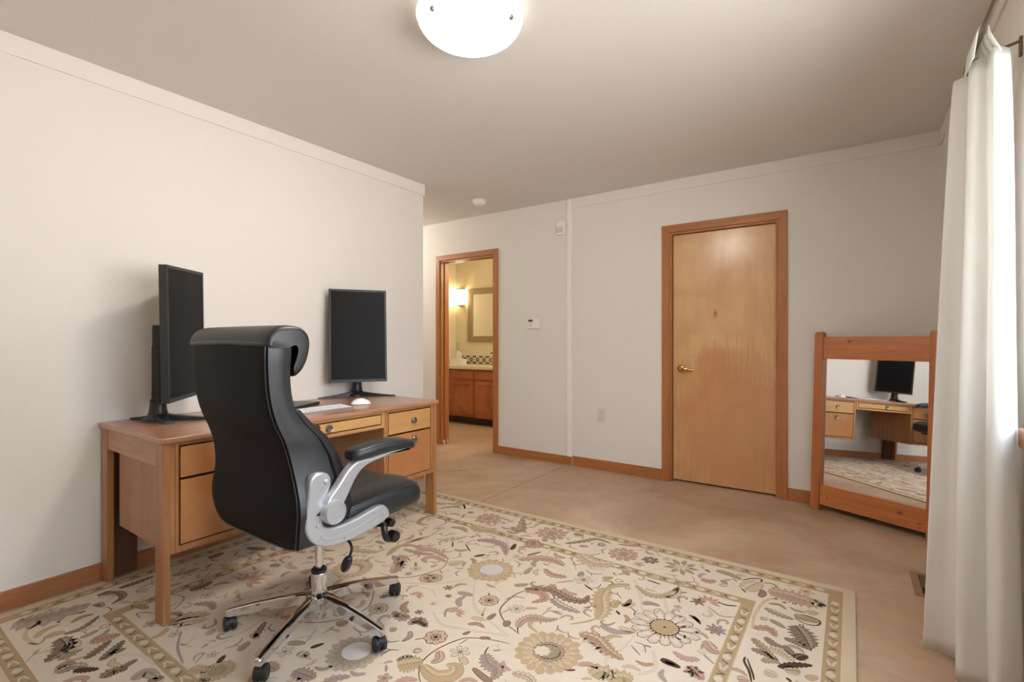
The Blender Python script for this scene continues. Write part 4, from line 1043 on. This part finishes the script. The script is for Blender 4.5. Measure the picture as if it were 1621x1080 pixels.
('V','light',0.012,0,[(-0.683,1.832),(-0.689,1.703),(-0.714,1.624),(-0.687,1.56)]),
('L','brown2',0.07,1,[(-0.863,1.702),(-0.793,1.706),(-0.735,1.671),(-0.662,1.649)]),
('V','dark',0.005,0,[(-0.864,1.704),(-0.789,1.699),(-0.704,1.657),(-0.662,1.649)]),
('L','mauve',0.03,0,[(-0.819,1.8),(-0.756,1.792),(-0.69,1.827)]),
('L','tan',0.03,0,[(-0.753,1.835),(-0.718,1.828),(-0.686,1.84)]),
('V','dark',0.014,0,[(-0.789,1.572),(-0.817,1.566),(-0.833,1.524),(-0.805,1.491),(-0.778,1.505)]),
('L','gold',0.08,1,[(-0.719,1.507),(-0.696,1.55),(-0.65,1.539)]),
('L','gold',0.08,1,[(-0.665,1.521),(-0.631,1.56),(-0.596,1.562)]),
('L','dark',0.03,0,[(-0.556,1.729),(-0.523,1.726),(-0.484,1.721)]),
('L','light',0.014,0,[(-0.54,1.723),(-0.501,1.725)]),
('L','salmon',0.05,1,[(-0.465,1.746),(-0.436,1.726),(-0.405,1.701)]),
('V','grey',0.007,0,[(-0.67,1.744),(-0.623,1.708)]),
('F','rose',0.082,0,[(-0.991,2.467)]),
('F','darkf',0.041,0,[(-0.85,2.48)]),
('F','leafo',0.083,0,[(-0.697,2.49)]),
('V','gold',0.01,0,[(-0.952,2.551),(-0.878,2.602),(-0.819,2.548)]),
('F','ring',0.028,0,[(-1.137,2.514)]),
('L','grey',0.03,0,[(-0.921,2.294),(-0.878,2.259)]),
('V','tan',0.006,0,[(-0.806,2.39),(-0.749,2.429)]),
('L','brown',0.018,0,[(-0.534,2.075),(-0.496,2.04)]),
('F','gold',0.123,0,[(-0.902,1.538)]),
('F','ctr',0.07,0,[(-0.902,1.538)]),
('F','ring',0.026,0,[(-0.867,1.58)]),
('F','ring',0.027,0,[(-0.866,1.477)]),
('F','white',0.029,0,[(-0.923,1.528)]),
('F','leafs',0.033,0,[(-0.545,2.2)]),
('F','star',0.016,0,[(-0.606,2.108)]),
('L','olive',0.035,1,[(-1.308,2.412),(-1.242,2.497),(-1.191,2.571),(-1.1,2.557)]),
('L','olive',0.04,1,[(-1.336,2.564),(-1.274,2.575)]),
('L','rose',0.03,0,[(-1.23,2.429),(-1.184,2.451)]),
('F','ring',0.032,0,[(-1.133,2.505)]),
('L','olive',0.02,0,[(-1.065,2.571),(-0.968,2.6)]),
('L','brown',0.02,0,[(-0.594,2.533),(-0.566,2.515)]),
('L','olive',0.04,1,[(-0.546,2.551),(-0.487,2.548),(-0.425,2.52)]),
('L','salmon',0.04,1,[(-0.587,2.422),(-0.548,2.415),(-0.526,2.444)]),
('F','ring',0.024,0,[(-0.486,2.411)]),
('L','grey',0.025,0,[(-0.502,2.467),(-0.475,2.432)]),
('L','tan',0.09,0,[(-0.399,2.422),(-0.375,2.49),(-0.349,2.548)]),
('V','dark',0.009,0,[(-0.422,2.518),(-0.386,2.563),(-0.348,2.576),(-0.353,2.505)]),
('V','dark',0.009,0,[(-0.4,2.52),(-0.413,2.444),(-0.388,2.402)]),
('V','mauve',0.005,0,[(-0.396,2.436),(-0.366,2.432)]),
('L','brown',0.03,0,[(-0.331,2.395),(-0.325,2.441),(-0.334,2.473)]),
('L','rose',0.12,1,[(-0.31,2.471),(-0.233,2.481),(-0.152,2.471),(-0.102,2.495)]),
('V','dark',0.012,0,[(-0.275,2.489),(-0.265,2.487)]),
('V','dark',0.012,0,[(-0.247,2.487),(-0.241,2.467)]),
('V','dark',0.012,0,[(-0.223,2.496),(-0.216,2.491)]),
('V','dark',0.012,0,[(-0.201,2.482),(-0.181,2.51)]),
('V','dark',0.012,0,[(-0.172,2.511),(-0.157,2.508)]),
('V','dark',0.012,0,[(-0.278,2.417),(-0.266,2.418)]),
('V','dark',0.012,0,[(-0.21,2.42),(-0.192,2.419)]),
('V','dark',0.012,0,[(-0.285,2.451),(-0.275,2.446)]),
('V','dark',0.012,0,[(-0.244,2.408),(-0.232,2.405)]),
('V','dark',0.012,0,[(-0.266,2.452),(-0.254,2.465)]),
('L','light',0.07,0,[(-0.121,2.448),(-0.11,2.489),(-0.091,2.491)]),
('L','grey',0.035,1,[(-0.301,2.312),(-0.244,2.287),(-0.191,2.282)]),
('V','dark',0.008,0,[(-0.301,2.312),(-0.244,2.282),(-0.191,2.28)]),
('L','olive',0.02,0,[(-0.292,2.358),(-0.253,2.373),(-0.225,2.348)]),
('V','tan',0.016,0,[(-0.319,2.116),(-0.327,2.229),(-0.31,2.362),(-0.272,2.421),(-0.187,2.465)]),
('L','olive',0.05,0,[(-0.194,2.311),(-0.155,2.317),(-0.103,2.314)]),
('V','dark',0.007,0,[(-0.195,2.321),(-0.157,2.342),(-0.107,2.33),(-0.109,2.289),(-0.148,2.272),(-0.19,2.293)]),
('L','gold',0.04,0,[(-0.15,2.368),(-0.115,2.398)]),
('L','greyd',0.09,1,[(-0.182,2.239),(-0.149,2.169),(-0.122,2.101)]),
('V','dark',0.008,0,[(-0.169,2.258),(-0.159,2.207),(-0.125,2.141),(-0.121,2.085)]),
('V','dark',0.006,0,[(-0.16,2.264),(-0.143,2.2),(-0.11,2.151),(-0.105,2.129)]),
('F','ring',0.019,0,[(-0.291,2.214)]),
('L','olive',0.025,0,[(-0.271,2.227),(-0.24,2.209),(-0.212,2.192)]),
('L','salmon',0.04,1,[(-0.318,2.121),(-0.266,2.152),(-0.237,2.108)]),
('L','brown',0.03,1,[(-0.27,2.085),(-0.238,2.054),(-0.204,2.053)]),
('L','olive',0.035,1,[(-0.309,2.049),(-0.263,2.003),(-0.219,1.953)]),
('L','greyd',0.03,1,[(-0.205,2.068),(-0.183,2.034),(-0.167,2.013)]),
('L','brown',0.03,1,[(-0.302,1.977),(-0.251,1.971),(-0.213,1.958)]),
('L','dark',0.03,1,[(-0.208,1.916),(-0.163,1.962),(-0.111,1.995)]),
('L','olive',0.03,1,[(-0.259,1.918),(-0.233,1.944),(-0.204,1.945)]),
('L','brown',0.03,1,[(-0.21,2.117),(-0.168,2.112),(-0.121,2.089)]),
('L','dark',0.04,1,[(-0.162,2.001),(-0.15,2.025),(-0.128,2.046)]),
('L','tan',0.05,1,[(-0.25,2.021),(-0.208,2.017),(-0.168,1.981)]),
('L','tan',0.05,1,[(-0.19,1.914),(-0.16,1.928),(-0.143,1.932)]),
('V','dark',0.009,0,[(-0.311,1.912),(-0.31,1.883),(-0.288,1.839),(-0.272,1.785)]),
('V','dark',0.007,0,[(-0.304,1.906),(-0.276,1.833),(-0.266,1.798)]),
('L','rose',0.04,0,[(-0.313,1.772),(-0.278,1.786)]),
('V','dark',0.012,0,[(-0.179,1.872),(-0.163,1.859)]),
('L','tan',0.04,0,[(-0.245,1.868),(-0.202,1.863)]),
('L','gold',0.03,0,[(-0.124,1.903),(-0.093,1.939)]),
('F','half',0.056,0,[(-0.509,2.224)]),
('V','dark',0.01,0,[(-0.474,2.249),(-0.438,2.242),(-0.401,2.259)]),
('F','leafm',0.039,0,[(-0.434,2.027)]),
('L','brown',0.018,0,[(-0.549,2.076),(-0.516,2.058),(-0.493,2.029)]),
('L','rose',0.05,0,[(-0.451,1.933),(-0.416,1.889),(-0.393,1.893)]),
('V','grey',0.01,0,[(-0.455,1.913),(-0.445,1.853),(-0.395,1.809)]),
('F','leafs',0.034,0,[(-0.441,1.726)]),
('V','olive',0.008,0,[(-0.5,2.185),(-0.44,2.141),(-0.387,2.167)]),
('L','light',0.04,1,[(-0.462,1.857),(-0.431,1.847)]),
('L','greyt',0.13,1,[(-2.748,0.478),(-2.69,0.564),(-2.68,0.705)]),
('V','dark',0.012,0,[(-2.724,0.549),(-2.714,0.561)]),
('V','dark',0.012,0,[(-2.668,0.568),(-2.645,0.595)]),
('V','dark',0.012,0,[(-2.712,0.635),(-2.677,0.632)]),
('V','dark',0.012,0,[(-2.706,0.659),(-2.701,0.672)]),
('V','dark',0.012,0,[(-2.632,0.645),(-2.628,0.672)]),
('V','dark',0.012,0,[(-2.615,0.579),(-2.611,0.59)]),
('V','dark',0.012,0,[(-2.721,0.608),(-2.688,0.613)]),
('V','dark',0.012,0,[(-2.689,0.576),(-2.682,0.591)]),
('V','dark',0.012,0,[(-2.655,0.66),(-2.663,0.679)]),
('L','brown',0.035,0,[(-2.749,0.744),(-2.729,0.779),(-2.69,0.806),(-2.634,0.801),(-2.605,0.755)]),
('V','dark',0.008,0,[(-2.732,0.742),(-2.753,0.776),(-2.709,0.806),(-2.642,0.804),(-2.603,0.756)]),
('L','mauve',0.035,0,[(-2.646,0.703),(-2.648,0.721),(-2.607,0.724)]),
('L','greyd',0.035,1,[(-2.743,0.819),(-2.742,0.887),(-2.749,0.96)]),
('F','ring',0.03,0,[(-2.631,0.868)]),
('L','brown',0.025,1,[(-2.489,0.571),(-2.481,0.624),(-2.535,0.692)]),
('V','dark',0.006,0,[(-2.489,0.571),(-2.49,0.635),(-2.538,0.693)]),
('L','olive',0.022,0,[(-2.565,0.611),(-2.583,0.65),(-2.569,0.683)]),
('L','rose',0.04,0,[(-2.513,0.52),(-2.519,0.551),(-2.497,0.577)]),
('V','brown',0.007,0,[(-2.521,0.479),(-2.486,0.503),(-2.517,0.532),(-2.506,0.575)]),
('L','greyd',0.07,1,[(-2.469,0.555),(-2.378,0.549),(-2.323,0.484)]),
('V','dark',0.008,0,[(-2.454,0.555),(-2.394,0.548),(-2.363,0.513),(-2.327,0.485)]),
('L','tan',0.06,0,[(-2.345,0.535),(-2.368,0.566),(-2.421,0.578)]),
('L','olive',0.025,0,[(-2.405,0.599),(-2.406,0.629),(-2.417,0.658)]),
('F','oval',0.023,0,[(-2.42,0.678)]),
('L','salmon',0.06,1,[(-2.353,0.615),(-2.324,0.655),(-2.309,0.696)]),
('L','olive',0.03,1,[(-2.299,0.513),(-2.312,0.549),(-2.312,0.584)]),
('L','brown',0.035,1,[(-2.231,0.569),(-2.258,0.613),(-2.294,0.661)]),
('L','greyd',0.035,1,[(-2.176,0.598),(-2.211,0.646),(-2.253,0.689)]),
('L','dark',0.03,1,[(-2.189,0.53),(-2.159,0.55),(-2.124,0.579)]),
('L','grey',0.05,1,[(-2.213,0.489),(-2.222,0.524),(-2.178,0.562)]),
('L','greyd',0.03,1,[(-2.206,0.622),(-2.193,0.649),(-2.189,0.675)]),
('L','brown',0.05,1,[(-2.053,0.572),(-2.072,0.602),(-2.044,0.634)]),
('L','brown',0.025,1,[(-2.062,0.618),(-2.074,0.651),(-2.077,0.675)]),
('L','olive',0.05,1,[(-2.265,0.502),(-2.243,0.522),(-2.225,0.538)]),
('V','tan',0.016,0,[(-2.643,0.497),(-2.576,0.481),(-2.488,0.493)]),
('V','light',0.014,0,[(-2.169,0.638),(-2.095,0.689),(-2.001,0.693),(-1.964,0.661)]),
('L','olive',0.03,0,[(-2.502,0.809),(-2.436,0.83)]),
('V','mauve',0.009,0,[(-2.375,0.781),(-2.431,0.79),(-2.368,0.834)]),
('L','gold',0.06,1,[(-2.215,0.825),(-2.241,0.892),(-2.172,0.957)]),
('L','tan',0.07,0,[(-2.216,0.835),(-2.191,0.886),(-2.144,0.93)]),
('V','mauve',0.01,0,[(-2.136,0.836),(-2.037,0.785),(-1.922,0.757)]),
('V','mauve',0.008,0,[(-1.907,0.784),(-1.931,0.803),(-1.92,0.824),(-1.887,0.78)]),
('L','brown',0.04,1,[(-1.802,0.773),(-1.815,0.813)]),
('L','gold',0.05,1,[(-1.872,0.757),(-1.809,0.785)]),
('F','star',0.02,0,[(-2.138,0.814)]),
('L','greyd',0.05,1,[(-2.458,0.994),(-2.453,1.042),(-2.466,1.093)]),
('V','grey',0.008,0,[(-2.487,0.932),(-2.408,0.953),(-2.332,0.883)]),
('L','grey',0.04,1,[(-2.684,1.006),(-2.661,1.071),(-2.664,1.119)]),
('L','gold',0.03,0,[(-2.024,0.883),(-2.054,0.915)]),
('L','brown2',0.05,1,[(-1.788,0.751),(-1.758,0.779)]),
('L','greyt',0.05,0,[(-1.962,0.623),(-1.972,0.664),(-1.897,0.676)]),
('L','brown',0.03,0,[(-1.914,0.648),(-1.893,0.69)]),
('F','olive',0.102,0,[(-1.477,1.135)]),
('F','lilac',0.052,0,[(-1.477,1.145)]),
('F','ros',0.044,0,[(-1.636,1.38)]),
('L','mauve',0.035,1,[(-1.548,1.385),(-1.488,1.413)]),
('L','rose',0.05,1,[(-1.451,1.386),(-1.429,1.414),(-1.379,1.398)]),
('L','rose',0.055,1,[(-1.845,1.632),(-1.91,1.77),(-1.956,1.771)]),
('L','gold',0.025,0,[(-2.003,1.76),(-2.036,1.865),(-2.016,2.031)]),
('F','gold',0.105,0,[(-2.031,1.552)]),
('F','light',0.052,0,[(-2.03,1.533)]),
('L','dark',0.02,0,[(-1.632,1.06),(-1.616,1.106)]),
('L','brown',0.025,1,[(-1.861,0.974),(-1.935,1.058)]),
('L','olive',0.03,1,[(-1.829,0.902),(-1.857,0.954)]),
('F','half',0.082,0,[(-2.332,1.184)]),
('V','brown',0.007,0,[(-1.807,1.14),(-1.747,1.181),(-1.694,1.257),(-1.682,1.362),(-1.772,1.469)]),
('L','dark',0.02,0,[(-1.822,0.826),(-1.848,0.863)]),
('F','star',0.025,0,[(-1.944,1.111)]),
('L','grey',0.03,0,[(-1.731,1.03),(-1.672,1.067)]),
('L','mauve',0.05,1,[(-1.682,0.922),(-1.613,0.922)]),
('L','olive',0.05,1,[(-1.678,1.203),(-1.666,1.25)]),
('L','olive',0.04,1,[(-2.406,1.343),(-2.352,1.36)]),
('L','rose',0.03,0,[(-1.9,0.988),(-1.847,0.978)]),
('L','brown2',0.05,1,[(-2.486,1.437),(-2.471,1.505),(-2.382,1.521)]),
('L','gold',0.05,1,[(-2.215,1.682),(-2.071,1.747)]),
('L','olive',0.03,0,[(-2.203,1.837),(-2.129,1.838)]),
('F','ros',0.043,0,[(-1.655,1.688)]),
('L','tan',0.06,1,[(-2.343,1.887),(-2.291,1.979)]),
('F','leafs',0.02,0,[(-1.697,1.457)]),
('L','mauve',0.06,1,[(-1.566,0.954),(-1.472,0.973)]),
('L','grey',0.05,0,[(-1.616,1.008),(-1.625,1.043)]),
('V','light',0.014,0,[(-1.93,0.843),(-1.933,0.942),(-1.96,1.1),(-1.932,1.233)]),
('V','light',0.014,0,[(-1.754,1.02),(-1.807,1.127),(-1.836,1.213)]),
('L','gold',0.06,1,[(-2.555,1.179),(-2.556,1.26)]),
('L','gold',0.05,1,[(-2.19,1.374),(-2.191,1.431)]),
('L','greyd',0.05,1,[(-2.739,1.197),(-2.751,1.277)]),
('L','greyd',0.04,1,[(-2.709,1.376),(-2.602,1.427)]),
('F','gold',0.057,0,[(-1.78,0.806)]),
]
RX0, RX1, RY0, RY1 = -2.885, .015, .345, 2.70
box(rbm, RX0, RX1, RY0, RY1, 0, ZB, .003)
for f in rbm.faces: f.material_index = RI_['edge']
def frame(m0, m1, col, z):
    a0, a1, b0, b1 = RX0+m0, RX1-m0, RY0+m0, RY1-m0; c0, c1, d0, d1 = RX0+m1, RX1-m1, RY0+m1, RY1-m1
    rface([(a0,b0),(a1,b0),(c1,d0),(c0,d0)], col, z); rface([(a1,b0),(a1,b1),(c1,d1),(c1,d0)], col, z)
    rface([(a1,b1),(a0,b1),(c0,d1),(c1,d1)], col, z); rface([(a0,b1),(a0,b0),(c0,d0),(c0,d1)], col, z)
rface([(RX0+.046,RY0+.046),(RX1-.046,RY0+.046),(RX1-.046,RY1-.046),(RX0+.046,RY1-.046)], 'cream', ZB+.0001)
frame(.046,.099,'brown2',ZB+.0002); frame(.049,.096,'band',ZB+.0003)
frame(.352,.408,'tan',ZB+.0002); frame(.356,.404,'band',ZB+.0003)
def band_marks(m):
    x0, x1, y0, y1 = RX0+m, RX1-m, RY0+m, RY1-m
    for (p, q) in (((x0,y0),(x1,y0)),((x1,y0),(x1,y1)),((x1,y1),(x0,y1)),((x0,y1),(x0,y0))):
        p, q = Vector(p+(0,)), Vector(q+(0,)); L_ = (q-p).length; t = (q-p)/L_; nr = Vector((-t.y,t.x,0)); k = 0; s = .06
        while s < L_-.05:
            c = p+t*s
            if k % 2 == 0:
                rface([c-t*.020, c-t*.010+nr*.012, c+nr*.015, c+t*.010+nr*.012, c+t*.020, c+t*.010-nr*.012, c-nr*.015, c-t*.010-nr*.012], 'light', ZB+.0006)
            else:
                for dy in (-1, 1):
                    strip([c+t*.022+nr*.014*dy, c-t*.012+nr*.003*dy], [(.003,.003),(.0045,.0045)], 'light', ZB+.0006)
                    strip([c+t*.045*dy+nr*.012, c+t*.03*dy-nr*.012], [(.0016,.0016),(.0024,.0024)], 'dark', ZB+.0006)
                strip([c-t*.04-nr*.015, c-t*.02+nr*.014], [(.004,.002),(.002,.002)], 'brown', ZB+.0005)
            s += .068; k += 1
band_marks(.0725); band_marks(.380)
for kind, a, b, s, pts in RUG:
    if kind == 'L': leaf(pts, b, a, s)
    elif kind == 'V': vine(pts, b, a)
    else: flower(a, b, pts[0])

def fillers():
    """small sprigs between the traced motifs, in the field and in the border"""
    cloud = []
    for kind, a, b, s, pts in RUG:
        if kind == 'F':
            for k in range(10): cloud.append((pts[0][0]+b*.8*math.cos(k*.628), pts[0][1]+b*.8*math.sin(k*.628)))
            cloud.append(pts[0])
        else:
            P = catmull([(p[0],p[1],0) for p in pts], 6); cloud += [(p.x,p.y) for p in P]
    r = random.Random(11); n = 0; grid = {}
    def put(p): grid.setdefault((int(p[0]*10+100), int(p[1]*10+100)), []).append(p)
    for p in cloud: put(p)
    def near(x, y):
        i, j = int(x*10+100), int(y*10+100); d = .01
        for a in (i-1,i,i+1):
            for b in (j-1,j,j+1):
                for p in grid.get((a,b), ()): d = min(d, (x-p[0])**2+(y-p[1])**2)
        return d**.5
    for _ in range(9000):
        x, y = r.uniform(RX0+.12, RX1-.12), r.uniform(RY0+.12, RY1-.12)
        m = min(x-RX0, RX1-x, y-RY0, RY1-y)
        if .335 < m < .425 or m < .125: continue
        d = near(x, y)
        if d < .034: continue
        s = min(d*.95, .075); a = r.uniform(0, 6.28); q = lambda u, v: (x+s*(u*math.cos(a)-v*math.sin(a)), y+s*(u*math.sin(a)+v*math.cos(a)))
        t = r.random()
        if t < .35:
            vine([q(-1,-.2),q(-.3,.25),q(.3,.1),q(.95,-.35)], .005, r.choice(['brown','tan','grey','light']))
            leaf([q(-.2,.2),q(.1,.6),q(.5,.75)], s*.28, r.choice(['tan','rose','gold','grey']), False); leaf([q(.2,.1),q(.5,-.3),q(.75,-.7)], s*.26, r.choice(['mauve','olive','tan','light']), False)
        elif t < .6: leaf([q(-.9,-.2),q(0,.25),q(.9,-.1)], s*.55, r.choice(['rose','tan','gold','mauve','grey','brown2']), True)
        elif t < .75: leaf([q(-.8,-.4),q(-.2,.5),q(.5,.5),q(.7,0),q(.3,-.2)], s*.32, r.choice(['tan','rose','gold','olive']), False)
        elif t < .88: petals((x,y), s*.1, s*.6, 5, r.choice(['light','rose','tan']), 'brown', ZB+.0006, .8, .6, a, .0018); disc((x,y), s*.14, 'brown', ZB+.0011, 8)
        else:
            vine([q(-.9,.1),q(-.2,-.2),q(.5,.1),q(.8,.5)], .006, 'brown'); vine([q(-.2,-.2),q(.2,-.6)], .004, 'brown')
        for k in range(8): put((x+s*.7*math.cos(k*.785), y+s*.7*math.sin(k*.785)))
        put((x,y)); n += 1
    return n
fillers()
rug = finish('area_rug', rbm, rugmats, loc=((RX0+RX1)/2,(RY0+RY1)/2,0), smooth=0)
tag(rug, 'cream wool rug with gold, rose and brown floral scrolls and a banded border', 'rug')
# ================================================================= LIGHT AND CAMERA
sc_ = bpy.context.scene
w = bpy.data.worlds.new('World'); sc_.world = w; w.use_nodes = True
nt = w.node_tree; bg = nt.nodes['Background']
tc = nt.nodes.new('ShaderNodeTexCoord'); sx = nt.nodes.new('ShaderNodeSeparateXYZ'); nt.links.new(tc.outputs['Generated'], sx.inputs[0])
mr_ = nt.nodes.new('ShaderNodeMapRange'); mr_.inputs['From Min'].default_value = -1; mr_.inputs['From Max'].default_value = 1; nt.links.new(sx.outputs['Z'], mr_.inputs['Value'])
rp_ = ramp(nt, [(.0,(.50,.48,.45,1)),(.25,(.62,.60,.57,1)),(.42,(.98,.96,.93,1)),(.48,(.60,.60,.60,1)),(.56,(.58,.62,.66,1)),(1.0,(.46,.60,.80,1))], mr_.outputs['Result'])
nt.links.new(rp_.outputs['Color'], bg.inputs['Color']); bg.inputs['Strength'].default_value = 13.5
po = bpy.data.lights.new('window_portal','AREA'); po.shape = 'RECTANGLE'; po.size = WY1-WY0; po.size_y = WZ1-WZ0; po.cycles.is_portal = True
p_ = bpy.data.objects.new('window_portal', po); C.objects.link(p_); p_.location = (XR+.155,(WY0+WY1)/2,(WZ0+WZ1)/2); p_.rotation_euler = (0, R(90), 0)
def point(name, loc, power, rgb, size):
    l = bpy.data.lights.new(name,'POINT'); l.energy = power; l.color = rgb; l.shadow_soft_size = size
    o = bpy.data.objects.new(name, l); C.objects.link(o); o.location = loc; return o
point('hallway_lamp', (-4.5,3.45,2.2), 13, (1,.93,.84), .12)
point('bathroom_fill', (-2.75,4.9,2.1), 24, (1,.84,.6), .15)  # added out of sight to brighten the bathroom beyond its sconce
cam = bpy.data.cameras.new('camera'); co = bpy.data.objects.new('camera', cam); C.objects.link(co)
cam.sensor_width = 36; cam.lens = 777.0/1621*36; cam.clip_start = .02
co.location = (0,0,1.137); co.rotation_euler = (R(90),0,.605)
sc_.camera = co
sc_.view_settings.view_transform = 'Standard'; sc_.view_settings.look = 'None'; sc_.view_settings.gamma = 1; sc_.view_settings.exposure = 0.21
sc_.view_settings.use_curve_mapping = False
